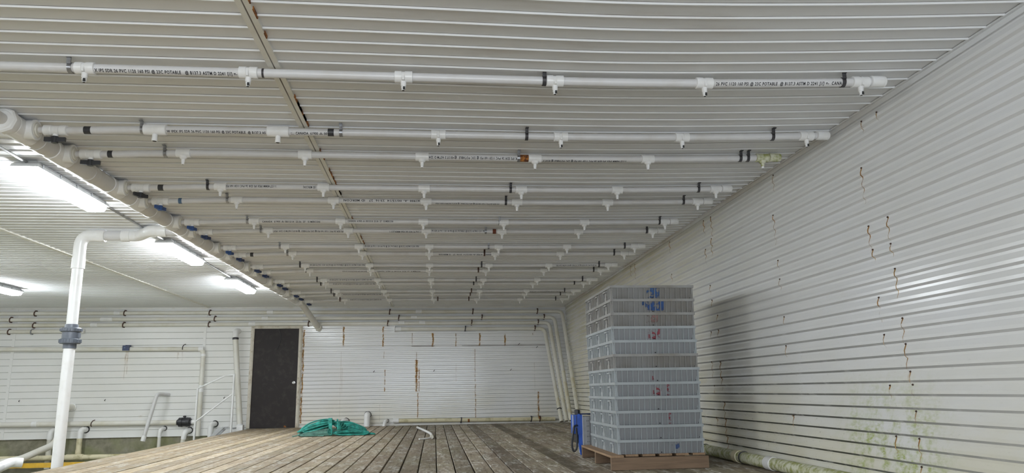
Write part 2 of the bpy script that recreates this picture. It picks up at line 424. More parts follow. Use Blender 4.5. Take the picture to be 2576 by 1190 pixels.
for u, a, b, k in B_STREAKS:
    w = (.014, .022, .032, .055, .075)[k]
    run(mb, PB, u, a, b, w, .0010, 2, SEAM_B, .3, .35 + .2 * k, .3 + .2 * k if k < 4 else 1., .1)
    if k: run(mb, PB, u, a + (b - a) * .0, b, w * .45, .0018, 3, SEAM_B, .4, .35 + .2 * k, .35 + .15 * k, .2)
for x0, x1 in ((-.5, 0), (.6, 1.0), (1.0, 2.45)):   # dark line on the lap of the sheets
    mb.box(x0, YB - .0075, SEAM_B - .012, x1, YB - .0062, SEAM_B - .001, 6)
for xc, z0, z1, w in ((-6.452, 1.05, 1.63, .018), (-6.405, 1.15, 1.63, .020), (-6.43, 1.3, 1.62, .07), (-5.31, 1.42, 1.64, .035), (-5.40, 1.45, 1.60, .05), (-6.05, .26, .31, .10)):
    n = 14; vs = []; fd = []; fs = []
    for i in range(n + 1):
        q = i / n; zq = z1 + (z0 - z1) * q; xo = noise.noise(Vector((xc, zq * 5, 1))) * w * .3
        vs += [(xc + xo - w / 2, YB - .0008, zq), (xc + xo, YB - .0008, zq), (xc + xo + w / 2, YB - .0008, zq)]
        v = (.55 if w < .03 else .3) * (1 - .6 * q); fd += [v * .1, v, v * .1]
        if i: b = i * 3; fs += [(b - 3, b - 2, b + 1, b), (b - 2, b - 1, b + 2, b + 1)]
    mb.add(vs, fs, 2, False, fd)
struct(mb.build('wall_back', ['sid_b', 'gr_b', 'rust', 'rustcore', 'flat', 'groove', 'gap']), 'white door wall, ribbed siding beside flat panels', 'wall')
for x, z in ((-8.45, .63), (-6.78, .62), (-4.40, .63), (-1.31, 1.13), (-.02, 1.13), (1.66, 1.13), (2.25, 1.62), (1.85, 1.69)):
    q = MB(); q.tube([(0, .02, 0), (0, -.03, 0), (.012, -.05, .014), (.03, -.052, .03)], .006, 6)
    o = q.build('wall_hook', ['iron'], None, (x, YB, z))
    tag(o, {-8.45: 'small dark hook on the flat wall panels beside the outermost joint strip', -6.78: 'small dark hook on flat panels above the low wall pipe', -4.40: 'small dark hook on flat panels behind the white railing'}.get(x, 'small dark hook sticking out of the rust-streaked ribbed siding'), 'hook', 'small dark hooks on the door wall')
# concrete footing below the flat panels, lower ground, hidden walls
mb = MB(); mb.box(XL, YB + .02, -.8, DX0 + .1, YB + .12, -.112)
struct(mb.build('wall_footing', ['conc']), 'mossy concrete footing under the flat wall panels', 'wall')
mb = MB(); mb.box(XL - .1, YF - .1, -.86, XR + .1, YB + .12, -.76)
struct(mb.build('ground', ['conc']), 'dark concrete floor of the lower trench', 'floor')
mb = MB(); mb.box(XL - .1, YF - .1, -.86, XL, YB + .1, H + .1)
struct(mb.build('wall_left', ['flat']), 'white panel wall', 'wall')
OX0, OX1, OZ = -2.4, 2.4, 2.45          # unseen door opening, added to hold the daylight area light
mb = MB(); mb.box(XL - .1, YF - .1, -.86, OX0, YF, H + .1); mb.box(OX1, YF - .1, -.86, XR + .1, YF, H + .1); mb.box(OX0, YF - .1, OZ, OX1, YF, H + .1); mb.box(OX0, YF - .1, -.86, OX1, YF, 0)
struct(mb.build('wall_front', ['flat']), 'white panel wall behind the viewer', 'wall')
mb = MB(); mb.box(XR + .06, YF, -.8, XR + .12, YB + .1, H + .1); mb.box(DX0 - .2, YB + .03, -.8, XR + .12, YB + .12, H + .1)
struct(mb.build('wall_backing', ['gap']), 'framing behind the steel sheets', 'wall')

# the deck
mb = MB(); rnd = random.Random(3)
k = math.floor((DECK_L - .026) / .1676)
x = DECK_L
edges = [DECK_L] + [.026 + .1676 * i for i in range(k + 1, 18) if DECK_L + .05 < .026 + .1676 * i < XR - .02] + [XR]
for a, b in zip(edges, edges[1:]):
    gp = rnd.uniform(.0045, .0085); y = YF; first = True
    while y < YB - .05:
        L = rnd.uniform(3.0, 5.0) if not first else rnd.uniform(6.0, 9.5); first = False
        y2 = min(YB - .02, y + L)
        if YB - y2 < 1: y2 = YB - .02
        dz = rnd.uniform(-.003, 0); tl = rnd.uniform(-.002, .002); c = .004
        x0, x1 = a + gp, b - gp
        X = [(x0, -.036), (x0, dz - c), (x0 + c, dz), (x1 - c, dz + tl), (x1, dz + tl - c), (x1, -.036)]
        vs = [(p, y, q) for p, q in X] + [(p, y2 - .004, q) for p, q in X]
        mb.add(vs, [(i, i + 6, (i + 1) % 6 + 6, (i + 1) % 6) for i in range(6)] + [tuple(range(6)), tuple(range(11, 5, -1))])
        y = y2
for yy in [YF + .4 + i * .61 for i in range(34)]:
    if yy < YB - .1: mb.box(DECK_L + .02, yy, -.22, XR - .01, yy + .04, -.0365)
mb.box(DECK_L, YF, -.24, DECK_L + .04, YB - .02, -.0365)
struct(mb.build('floor', ['deck']), 'weathered plank deck', 'floor')

# trims
def ceil_strip(name, x, label):
    mb = MB(); n = 14
    for a, b in ((-.034, -.004), (.004, .034)):
        mb.hexa([(x + a, YF, H - .0165), (x + b, YF, H - .0165), (x + b, YB - .005, H - .0165), (x + a, YB - .005, H - .0165),
                 (x + a, YF, H + .002), (x + b, YF, H + .002), (x + b, YB - .005, H + .002), (x + a, YB - .005, H + .002)])
    mb.box(x - .004, YF, H - .0125, x + .004, YB - .005, H + .002, 1)
    for i in range(16 if x > -2 else 0):
        yy = rnd.uniform(3.2, 11); mb.box(x + .031, yy, H - .0168, x + .038, yy + rnd.uniform(.05, .5), H + .001, 2)
    return struct(mb.build(name, ['trim', 'gap', 'rustpatch']), label, 'trim')
ceil_strip('trim_1', -.925, 'cream joint strip across the ceiling panels')
ceil_strip('trim_2', -4.82, 'second ceiling joint strip beyond the lamps')
mb = MB(); mb.box(XR - .010, YF, H - .042, XR - .002, YB - .03, H - .002); mb.box(XR - .028, YF, H - .012, XR - .002, YB - .03, H - .003)
struct(mb.build('trim_3', ['trimc']), 'stained corner moulding along ceiling and ribbed wall', 'trim')
mb = MB(); mb.box(XL, YB - .014, H - .04, XR - .02, YB - .008, H - .002)
struct(mb.build('trim_4', ['trimw']), 'white moulding between ceiling and door wall', 'trim')
mb = MB(); mb.box(DX1 + .12, YB - .03, .002, XR - .12, YB - .012, .035)
struct(mb.build('baseboard_back', ['trimw']), 'white strip along the foot of the siding', 'trim')

# door
dr = bpy.data.objects.new('door_1', None); COL.objects.link(dr); dr.location = ((DX0 + DX1) / 2, YB, 0); WP['door_1'] = dr.location.copy()
struct(dr, 'dark brown door in a worn cream frame', 'door')
mb = MB()
for x0, x1 in ((DX0 - .07, DX0), (DX1, DX1 + .07)):
    mb.box(x0, YB - .035, 0, x1, YB + .03, DZ1 + .07); mb.box(x0 + .02, YB - .045, 0, x1 - .02, YB - .035, DZ1 + .03)
mb.box(DX0, YB - .035, DZ1, DX1, YB + .03, DZ1 + .07); mb.box(DX0 - .05, YB - .045, DZ1 + .02, DX1 + .05, YB - .035, DZ1 + .05)
mb.build('door_frame', ['doorf'], dr)
mb = MB(); mb.box(DX0 + .003, YB - .012, .008, DX1 - .003, YB + .028, DZ1 - .003); dp = mb.build('door_panel', ['doorm'], dr)
mb = MB(); mb.box(DX0 + .70, YB - .0135, .012, DX0 + .735, YB - .0125, .045); mb.box(DX0 + .735, YB - .0135, .012, DX0 + .75, YB - .0125, .028); mb.build('rust_patch', ['rustpatch'], dp)
mb = MB(); mb.lathe((DX1 - .07, YB - .012, .93), (0, -1, 0), [(0, .032), (.008, .03), (.010, .013), (.035, .013), (.04, .026), (.06, .028), (.068, .018)], 18); mb.build('door_knob', ['knob'], dr)
mb = MB(); mb.tube([(DX0 + .50, YB - .02, 2.07), (DX0 + .54, YB - .022, 1.98), (DX0 + .555, YB - .022, 1.86), (DX0 + .53, YB - .022, 1.74), (DX0 + .49, YB - .02, 1.64)], .005, 6); mb.build('hanging_wire', ['black'], dr)

# ------------------------------------------------------------------ spray pipes under the ceiling
ZP, RP = H - .052, .026
def px_map(pts):
    (p0, x0), (p1, x1) = pts
    return lambda p: x0 + (p - p0) * (x1 - x0) / (p1 - p0)
# tee: sleeve along X, branch down, local origin on the pipe axis
def tee_mesh(kind):
    t = MB()
    if kind == 'slot':
        t.lathe((-.052, 0, 0), (1, 0, 0), [(0, .031), (.002, .0345), (.040, .0345), (.042, .0315), (.058, .0315), (.060, .0345), (.102, .0345), (.104, .031)], 22)
        t.box(-.006, -.0348, -.030, .006, -.010, -.004)
        t.cyl((0, 0, -.02), (0, 0, -.058), .0165, 14)
    elif kind == 'fat':
        t.lathe((-.075, 0, 0), (1, 0, 0), [(0, .034), (.003, .039), (.147, .039), (.15, .034)], 22)
        t.cyl((0, 0, -.02), (0, 0, -.064), .018, 14)
    else:
        t.lathe((-.052, 0, 0), (1, 0, 0), [(0, .031), (.002, .0345), (.102, .0345), (.104, .031)], 20)
        t.lathe((0, 0, -.026), (0, 0, -1), [(0, .032), (.016, .024), (.024, .014), (.046, .0135)], 14)
    return t
def nozzle_mesh(kind):
    t = MB()
    if kind == 'fat':
        t.lathe((0, 0, -.064), (0, 0, -1), [(0, .0195), (.020, .0195), (.020, .014)], 14, 0, False)
        t.lathe((0, 0, -.076), (0, 0, -1), [(0, .014), (.008, .014)], 14, 1)
    elif kind == 'slot':
        t.lathe((0, 0, -.058), (0, 0, -1), [(0, .0135), (.014, .0135), (.014, .011), (.026, .0105), (.026, .007)], 12, 0)
        t.box(-.002, -.0145, -.082, .010, -.006, -.064, 1); t.cyl((0, 0, -.0838), (0, 0, -.0846), .0075, 10, 1)
    else:
        t.lathe((0, 0, -.072), (0, 0, -1), [(0, .0115), (.016, .0105), (.018, .0065)], 12, 0)
        t.cyl((0, 0, -.0895), (0, 0, -.0905), .005, 8, 1)
    return t
def strap_mesh():
    t = MB(); w = .011; n = 18; a0, a1 = -75, 215; vs = []
    for i in range(n + 1):
        a = math.radians(a0 + (a1 - a0) * i / n) + PI
        c, s = math.cos(a), math.sin(a)
        for r in (RP + .0005, RP + .0045):
            for x in (-w, w): vs.append((x, r * c, r * s))
    fs = []
    for i in range(n):
        b = i * 4; d = b + 4
        fs += [(b, b + 1, d + 1, d), (b + 2, d + 2, d + 3, b + 3), (b, d, d + 2, b + 2), (b + 1, b + 3, d + 3, d + 1)]
    fs += [(0, 2, 3, 1), (n * 4, n * 4 + 1, n * 4 + 3, n * 4 + 2)]
    t.add(vs, fs, 0)
    t.box(-w, -RP - .008, .012, w, -RP - .001, H - ZP - .001); t.box(-w, -RP - .034, H - ZP - .007, w, -RP - .004, H - ZP - .002)
    return t
def valve_mesh():
    t = MB()
    t.lathe((-.075, 0, 0), (1, 0, 0), [(0, .027), (.002, .036), (.045, .036), (.052, .033), (.098, .033), (.105, .036), (.148, .036), (.15, .027)], 20)
    t.cyl((0, 0, -.025), (0, 0, -.048), .018, 14)
    return t
def handle_mesh(rot):
    t = MB(); c, s = math.cos(rot), math.sin(rot)
    t.cyl((0, 0, -.044), (0, 0, -.090), .021, 14)
    def P(x, y, z): return (x * c - y * s, x * s + y * c, z)
    for sg in (-1, 1):
        t.hexa([P(sg * .012, -.014, -.086), P(sg * .068, -.009, -.080), P(sg * .068, .009, -.080), P(sg * .012, .014, -.086),
                P(sg * .012, -.014, -.052), P(sg * .068, -.009, -.050), P(sg * .068, .009, -.050), P(sg * .012, .014, -.052)])
    return t
SHARE = {}
def shared(key, fn, mats, name, parent, at):
    if key in SHARE: return link(name, SHARE[key], parent, at)
    o = fn().build(name, mats, parent, at); SHARE[key] = o.data; return o

TXT = {}
def text_flat(s):
    if s in TXT: return TXT[s]
    cu = bpy.data.curves.new('lettering', 'FONT'); cu.body = s; cu.size = 1; cu.resolution_u = 2; cu.offset = .03; cu.space_character = 1.15
    o = bpy.data.objects.new('lettering', cu); COL.objects.link(o)
    me = bpy.data.meshes.new_from_object(o, depsgraph=bpy.context.evaluated_depsgraph_get())
    bpy.data.objects.remove(o); bpy.data.curves.remove(cu)
    bm = bmesh.new(); bm.from_mesh(me)
    for h in (.1, .22, .34, .46, .58):
        bmesh.ops.bisect_plane(bm, geom=bm.verts[:] + bm.edges[:] + bm.faces[:], plane_co=(0, h, 0), plane_no=(0, 1, 0))
    vs = [v.co.copy() for v in bm.verts]; bm.verts.index_update(); fs = [[v.index for v in f.verts] for f in bm.faces]
    bm.free(); bpy.data.meshes.remove(me)
    W = max(v.x for v in vs)
    TXT[s] = (vs, fs, W); return TXT[s]
def lettering(parent, s, x0, x1, yc, zc, r, phi, flip=False, h=.0165, dz=lambda x: 0):
    vs, fs, W = text_flat(s); out = []
    for v in vs:
        u = v.x / W * (x1 - x0); q = (v.y - .36) * h / .72
        if flip: u = (x1 - x0) - u; q = -q
        a = math.radians(phi) - q / r; x = x0 + u
        out.append((x, yc + yoff(x, yc) - math.cos(a) * (r + .0007), zc + dz(x) - math.sin(a) * (r + .0007)))
    t = MB(); t.add(out, fs); return t.build('lettering', ['ink'], parent)

HX = lambda y: -2.804 + (y - 5.07) * .0115
HZ = 2.479
TX = "IPS SDR 26 PVC 1120 160 PSI @ 23C POTABLE  @ B137.3 ASTM D 2241 IPEX"
TA = "1-1/2\"/40MM IPEX IPS SDR 26 PVC 1120 160 PSI @ 23C POTABLE @ B137.3"
TC = "CANADA  61900 -A- 00/15/14  23:36  27   IS MERCON"
ROWS = [
 dict(y=4.088, tees=[-1.953,-1.067,-.189,.705,1.615,2.567], st=[(-2.03,'zinc'),(.64,'iron'),(2.46,'iron')], kind='slot', cap=2.70, bands=[(-.985,.012,'iron')],
  txt=[("X IPS SDR 26 PVC 1120 160 PSI @ 23C POTABLE   @ B137.3 ASTM D 2241 [//] =-",-1.895,-1.125,44,0),("26 PVC 1120 160 PSI @ 23C POTABLE  @ B137.3 ASTM D 2241 [//] =-  CANA",1.68,2.445,30,0)],
  label='white ceiling spray pipe not joined to the header, bold black lettering at both ends'),
 dict(y=5.072, tees=[-1.923,-1.098,.019,.906,1.803,2.718], fat=2, st=[(-2.005,'zinc'),(-.665,'zinc'),(.655,'iron'),(2.47,'iron')], kind='slot', cap=2.865, handle=('black',0), bands=[(-2.362,.045,'black'),(-.735,.042,'black')],
  txt=[("W IPEX IPS SDR 26 PVC 1120 160 PSI @ 23C POTABLE  @ B137.3 AS",-1.84,-1.18,46,0),("::..  CANADA  61900 -A- 00",-1.01,-.76,40,0)],
  label='white ceiling spray pipe with two black tape bands and two fat tees'),
 dict(y=5.59, tees=[-1.90,-1.0,-.105,.785,1.695,2.618], st=[(-2.03,'zinc'),(.655,'zinc'),(2.44,'iron'),(2.50,'iron')], kind='cone', cap=2.745, handle=('black',.1), bands=[(-2.424,.035,'black')], rust=(.66,.735,'rustpatch'), slime=True,
  txt=[("K IPS SDR 26 PVC 1120 160 PSI @ 23C POTABLE  @+B137.3 ASTM D 224",-.05,.64,28,1),(TA,.85,1.52,66,1)],
  label='white ceiling spray pipe with an orange rust patch and a green slimed end'),
 dict(y=6.53, tees=[-1.884,-.995,-.102,.784,1.675,2.59], st=[(-1.99,'iron'),(.685,'iron'),(2.43,'iron')], kind='cone', cap=2.72, handle=('black',1.0), bands=[(-2.385,.045,'black')],
  txt=[(TA[:44],-1.83,-1.40,8,1),("(ID MERCON)",-1.17,-1.06,16,1)],
  label='white ceiling spray pipe next beyond the rust-patched one, black tape beside its valve'),
 dict(y=6.99, tees=[-1.86,-.966,-.089,.795,1.691,2.58], st=[(-1.945,'zinc'),(.685,'iron'),(2.44,'iron')], kind='cone', cap=2.71, handle=('blueh',1.2), bands=[(-2.37,.03,'bluegrey')],
  txt=[("61900 -A- 00/15/14  23:16  27   ID MERCON",-.87,-.15,10,1),(TX,-.0,.62,70,1)],
  label='white ceiling spray pipe with a blue-grey tape band and blue handle'),
 dict(y=7.88, tees=[-1.906,-1.009,-.128,.747,1.638,2.53], st=[(-1.975,'zinc'),(.70,'zinc'),(2.47,'iron')], kind='cone', cap=2.66, handle=('blueh',1.2), bands=[],
  txt=[(TC,-1.82,-1.22,32,0),(TC,-.93,-.45,6,0)],
  label='white ceiling spray pipe next beyond the one with blue-grey tape'),
 dict(y=8.35, tees=[-1.859,-.979,-.103,.769,1.664,2.53], st=[(-1.94,'zinc'),(.58,'zinc'),(2.46,'iron')], kind='cone', cap=2.66, handle=('navy',1.1), bands=[], rust=(.66,.70,'redrust'),
  txt=[(TX,-1.80,-1.03,40,1),("1-1/2\"/40MM IPEX IPS SDR 26 PVC 11",-.52,-.15,36,0),(TX,-.04,.58,6,0)],
  label='white ceiling spray pipe with a small dark red rust blotch'),
 dict(y=9.29, tees=[-1.854,-.952,-.073,.809,1.692,2.57], st=[(-1.92,'zinc'),(.68,'zinc'),(2.44,'iron')], kind='cone', cap=2.69, handle=('blueh',1.2), bands=[],
  txt=[(TX,-.88,-.2,4,0)], label='white ceiling spray pipe next beyond the one with the red rust blotch'),
 dict(y=9.78, tees=[-1.853,-.955,-.076,.803,1.687,2.56], st=[(-1.92,'zinc'),(.66,'rusty'),(2.42,'iron')], kind='cone', cap=2.69, handle=('navy',1.1), bands=[(-2.37,.04,'black')],
  txt=[(TC,.05,.78,40,1)], label='white ceiling spray pipe with one short black tape band, among the middle rows'),
 dict(y=10.72, tees=[-1.849,-.939,-.077,.789,1.674,2.56], st=[(-1.92,'iron'),(.68,'iron'),(2.42,'iron')], kind='cone', cap=2.68, handle=('navy',1.1), bands=[],
  txt=[(TX,1.78,2.38,22,1),(TX,-1.78,-1.0,4,0)], label='white ceiling spray pipe seventh from the door wall'),
 dict(y=11.19, tees=[-1.857,-.961,-.085,.774,1.666,2.55], st=[(-1.91,'iron'),(.66,'rusty'),(2.44,'iron')], kind='cone', cap=2.67, handle=('navy',1.1), bands=[],
  txt=[(TX,-1.38,-1.02,46,0),(TC,-.87,-.22,46,0)], label='white ceiling spray pipe sixth from the door wall'),
 dict(y=12.17, tees=[-1.794,-.933,-.066,.801,1.701,2.58], st=[(-1.90,'iron'),(.68,'iron'),(2.46,'iron')], kind='cone', cap=2.70, handle=('navy',1.1), bands=[],
  txt=[(TX,-1.70,-1.02,4,0)], label='white ceiling spray pipe fifth from the door wall'),
 dict(y=12.58, tees=[-1.818,-.929,-.061,.786,1.679,2.56], st=[(-1.90,'iron'),(.66,'iron'),(2.40,'iron')], kind='cone', cap=2.68, handle=('navy',1.1), bands=[],
  txt=[(TX,-1.70,-1.0,26,0)], label='white ceiling spray pipe fourth from the door wall'),
 dict(y=13.56, tees=[-1.759,-.921,-.043,.818,1.689,2.57], st=[(-1.86,'iron'),(.67,'rusty'),(2.40,'iron')], kind='cone', cap=2.69, handle=('navy',1.1), bands=[],
  txt=[(TX,1.75,2.38,50,0)], label='white ceiling spray pipe third from the door wall'),
 dict(y=14.02, tees=[-1.787,-.906,-.044,.845,1.706,2.56], st=[(-1.87,'iron'),(.67,'rusty'),(2.40,'iron')], kind='cone', cap=2.68, handle=('navy',1.1), bands=[],
  txt=[(TX,-1.7,-1.0,8,0)], label='white ceiling spray pipe second from the door wall'),
 dict(y=14.84, tees=[-1.767,-.896,-.022,.838,1.709,2.58], st=[(-1.86,'rusty'),(.06,'rusty'),(.68,'rusty'),(2.44,'iron')], kind='cone', cap=2.70, handle=('navy',1.1), bands=[],
  txt=[(TX,-1.66,-1.05,6,0)], label='white ceiling spray pipe closest to the door wall, strapped twice at its middle'),
]
for ri, r in enumerate(ROWS):
    Y = r['y']; first = ri == 0
    root = thing('spray_pipe', (r['tees'][0], Y, ZP), r['label'], 'pipe', 'white spray pipes across the ceiling')
    def at(x, dy=0, dz=0): return (x, Y + yoff(x, Y) + dy, ZP + dz)
    xh = HX(Y)
    xa = -2.66 if first else xh + .30
    xb = r['cap'] - .03
    xs_ = [xa + (xb - xa) * i / 24 for i in range(25)]
    pts = [at(x) for x in xs_]
    if not first:                        # the pipe drops a little to meet its valve
        pts = [(x, yy, zz + (HZ - .0 - ZP) * max(0, 1 - (x - xa) / .85) ** 1.5) for x, yy, zz in pts]
    t = MB(); t.tube(pts, RP, 18); t.build('pipe', ['pvc'], root)
    dzv = HZ - ZP
    zat = lambda x: 0 if first else dzv * max(0, 1 - (x - xa) / .85) ** 1.5
    for i, x in enumerate(r['tees']):
        kd = 'fat' if i < r.get('fat', 0) else r['kind']
        sl = r.get('slime') and i == 5
        te = shared(('tee', kd, bool(sl)), lambda: tee_mesh(kd), ['slime' if sl else 'pvcw'], 'tee_fitting', root, at(x, 0, zat(x)))
        shared(('noz', kd), lambda: nozzle_mesh(kd), ['pvcw', 'pvc_hole'], 'nozzle', te, at(x, 0, zat(x)))
    for x, m in r['st']:
        o = shared(('strap', m), strap_mesh, [m], 'pipe_strap', root, at(x, 0, zat(x)))
    cx = r['cap']
    t = MB(); t.lathe((0, 0, 0), (1, 0, 0), [(-.075, .030), (-.073, .0345), (-.004, .0345), (.0, .033), (.012, .033), (.02, .026)], 20)
    t.build('end_cap', ['slime' if r.get('slime') else 'pvcw'], root, at(cx))
    if first:
        t = MB(); t.lathe((0, 0, 0), (1, 0, 0), [(-.03, .026), (-.02, .033), (.0, .0345), (.06, .0345), (.062, .030)], 20); t.build('end_cap', ['pvcw'], root, at(xa))
    for x, w, m in r['bands']:
        t = MB(); t.lathe((-w / 2, 0, 0), (1, 0, 0), [(0, RP + .0012), (w, RP + .0012)], 18); t.build('tape_band', [m], root, at(x, 0, zat(x)))
    if 'rust' in r:
        a, b, m = r['rust']; t = MB(); t.lathe((a, 0, 0), (1, 0, 0), [(0, RP + .0006), (.006, RP + .002), (b - a - .004, RP + .002), (b - a, RP + .0006)], 18); t.build('rust_patch', [m], root, at(0, yoff(.7, Y)))
    if not first:
        vx = xh + .235
        va = shared('valve', valve_mesh, ['pvcw'], 'valve', root, (vx, Y, HZ))
        hm, rot = r['handle']
        shared(('handle', hm, rot), lambda: handle_mesh(rot), [hm], 'valve_handle', va, (vx, Y, HZ))
        t = MB(); t.cyl((xh + .108, Y, HZ), (vx - .07, Y, HZ), .022, 16); t.build('nipple', ['pvc'], root)
    ev = math.degrees(math.atan2(ZP - .7, Y))
    for s, a, b, ph, fl in r['txt']:
        # ph: degrees around the pipe, 0 faces the deck's near end, 90 faces down
        lettering(root, s, a, b, Y, ZP, RP, ph, bool(fl), .0195, zat)

# ------------------------------------------------------------------ header
hd = thing('header_pipe', (HX(9), 9, HZ), 'thick grey header pipe along the ceiling feeding the spray pipes', 'pipe')
hp = lambda y: (HX(y), y, HZ)
t = MB(); t.tube([hp(4.96), hp(8), hp(12), hp(15.1)], .070, 26); t.build('pipe', ['pvcg'], hd)
for r in ROWS[1:]:
    def f():
        t = MB()
        t.lathe((0, -.12, 0), (0, 1, 0), [(0, .0705), (.003, .0755), (.237, .0755), (.24, .0705)], 26)
        t.lathe((0, 0, 0), (1, 0, 0), [(.02, .064), (.098, .064), (.1, .070), (.112, .070), (.114, .060)], 24)
        t.lathe((.112, 0, 0), (1, 0, 0), [(0, .058), (.006, .052), (.006, .044), (.014, .040), (.016, .026)], 20, 1)
        return t
    shared('btee', f, ['pvcw', 'pvcd'], 'branch_tee', hd, hp(r['y']))
for y in (5.33, 6.1, 7.4, 8.85, 10.2, 11.7, 13.1, 14.45):
    shared('coup', lambda: (lambda t: (t.lathe((0, -.05, 0), (0, 1, 0), [(0, .0705), (.002, .075), (.098, .075), (.1, .0705)], 26), t)[1])(MB()), ['pvcg'], 'coupling', hd, hp(y))
t = MB(); t.lathe(hp(4.87), (0, 1, 0), [(0, .078), (.012, .088), (.05, .088), (.06, .078)], 8); t.lathe(hp(4.87), (0, 1, 0), [(-.006, .058), (.0, .064)], 20); t.lathe(hp(4.92), (0, 1, 0), [(0, .0755), (.05, .0755)], 24)
un = t.build('union_nut', ['pvcw'], hd)
t = MB(); t.tube([(HX(3.0) - .02, 3.0, HZ), hp(4.89)], .038, 18); t.build('feed_pipe', ['pvcg'], hd)
t = MB(); t.tube(fillet([hp(15.0), hp(15.35), (-2.50, YB + .01, 2.075)], .25), .064, 22)
t.lathe((-2.507, YB - .10, 2.11), (-2.5 + 2.507, .11, -.035), [(0, .070), (.1, .070)], 22); t.build('end_drop', ['pvcd'], hd)

# ------------------------------------------------------------------ riser with grey union
RX, RY = -3.96, 8.60
rs = thing('supply_riser', (RX, RY, -.76), 'white vertical riser beside the deck edge with slate-grey union, elbowed to the header', 'pipe')
t = MB(); t.tube([(RX, RY, -.76), (RX, RY, 1.26)], .057, 24); t.build('lower_pipe', ['pvcw'], rs)
t = MB(); t.tube([(RX, RY, 1.40), (RX, RY, 2.20)], .057, 24); t.build('upper_pipe', ['pvcw'], rs)
t = MB(); t.lathe((RX, RY, 1.22), (0, 0, 1), [(0, .060), (.002, .066), (.050, .066), (.052, .100), (.060, .104), (.098, .104), (.104, .098), (.106, .086), (.178, .086), (.180, .098), (.186, .104), (.215, .104), (.225, .098), (.227, .070), (.262, .066), (.264, .060)], 28)
for i in range(20):
    a = 2 * PI * i / 20
    for z0, z1 in ((1.282, 1.318), (1.408, 1.434)):
        x, y = RX + math.cos(a) * .103, RY + math.sin(a) * .103
        t.box(x - .006, y - .006, z0, x + .006, y + .006, z1)
t.box(RX + .08, RY - .02, 1.335, RX + .097, RY + .02, 1.39)
t.build('union', ['slate'], rs)
ZT = 2.478
t = MB(); t.tube(fillet([(RX, RY, 2.13), (RX, RY, ZT), (RX + .24, RY, ZT)], .13, 9), .065, 24); t.lathe((RX, RY, 2.10), (0, 0, 1), [(0, .060), (.002, .069), (.12, .069)], 24); t.lathe((RX + .17, RY, ZT), (1, 0, 0), [(0, .069), (.09, .069), (.092, .060)], 24); t.build('elbow', ['pvcw'], rs)
t = MB(); t.tube([(RX + .2, RY, ZT), (-3.47, RY, ZT)], .055, 22); t.build('cross_pipe', ['pvc'], rs)
t = MB(); t.tube(fillet([(-3.50, RY, ZT), (-3.34, RY, ZT), (-3.12, 8.32, ZT), (-2.98, 8.32, ZT)], .05, 5), .062, 22)
t.lathe((-3.52, RY, ZT), (1, 0, 0), [(0, .058), (.002, .067), (.09, .067), (.092, .062)], 22); t.lathe((-3.02, 8.32, ZT), (1, 0, 0), [(0, .062), (.002, .067), (.08, .067), (.082, .058)], 22); t.build('offset_elbow', ['pvcw'], rs)
t = MB(); t.tube([(-2.99, 8.32, ZT), (HX(8.32) - .06, 8.32, HZ)], .055, 22); t.build('header_branch', ['pvc'], rs)

# ------------------------------------------------------------------ lamps and conduit
def lamp(x, y0, label, big=True):
    L = 1.31; o = thing('batten_lamp', (x, y0 + L / 2, 2.545), label, 'lamp', 'lit batten lamps on the ceiling')
    hw = .098
    t = MB()
    def sect(z, w, e): return [(-w, -L / 2 + e, z), (w, -L / 2 + e, z), (w, L / 2 - e, z), (-w, L / 2 - e, z)]
    def loft(t, rings, mat=0):
        for a, b in zip(rings, rings[1:]): t.add(a + b, [(i, (i + 1) % 4, 4 + (i + 1) % 4, 4 + i) for i in range(4)], mat)
        t.add(rings[-1], [(0, 1, 2, 3)], mat); t.add(rings[0], [(3, 2, 1, 0)], mat)
    P0 = Vector((x, y0 + L / 2, 0))
    if 'body' not in SHARE:
        loft(t, [sect(2.549, .06, .05), sect(2.530, .075, .03), sect(2.510, hw, .002), sect(2.488, hw + .006, -.006), sect(2.484, hw + .006, -.006), sect(2.497, hw - .006, .006)])
        SHARE['body'] = t.build('housing', ['lampbody'], o, P0).data
        t = MB(); loft(t, [sect(2.496, .086, .012), sect(2.455, .084, .016), sect(2.432, .076, .032), sect(2.420, .055, .065)])
        SHARE['diff'] = t.build('diffuser', ['emit'], o, P0).data
    else:
        link('housing', SHARE['body'], o, P0); link('diffuser', SHARE['diff'], o, P0)
    def clip():
        t = MB(); t.box(-.004, -.009, 2.486, .006, .009, 2.520); return t
    for i in range(5):
        for sg in (-1, 1): shared(('clip', sg), clip, ['zinc'], 'clip', o, (x + sg * (hw + .001), y0 + .08 + i * (L - .16) / 4, 0))
LXA, LXB = -3.22, -7.15
lamp(LXA, 5.95, 'lit batten lamp nearer than the riser, largest in view, in line with the conduit')
lamp(LXA, 9.03, 'lit batten lamp beside the elbows that join the riser to the header')
lamp(LXA, 12.02, 'lit batten lamp beside header, last one before the door wall')
lamp(LXB, 12.17, 'lit batten lamp out over the trench, beyond the second joint strip')
for x, y in ((LXB, 8.85), (LXB, 5.8), (LXA, .6), (LXB, 1.2)):  # lamps added out of view to brighten the near ceiling and wall
    lamp(x, y, 'unseen batten lamp added on the ceiling as fill light')
cd = thing('conduit', (-3.2, 8, 2.54), 'thin steel conduit linking the batten lamps along the ceiling', 'conduit')
for a, b in ((YF + .1, 6.02), (7.20, 9.10), (10.28, 12.10)):
    t = MB(); t.tube(fillet([(-3.22, a, 2.538), (-3.235, (a + b) / 2, 2.538), (-3.22, b, 2.528)], .2), .011, 10); t.build('conduit_length', ['steel'], cd)

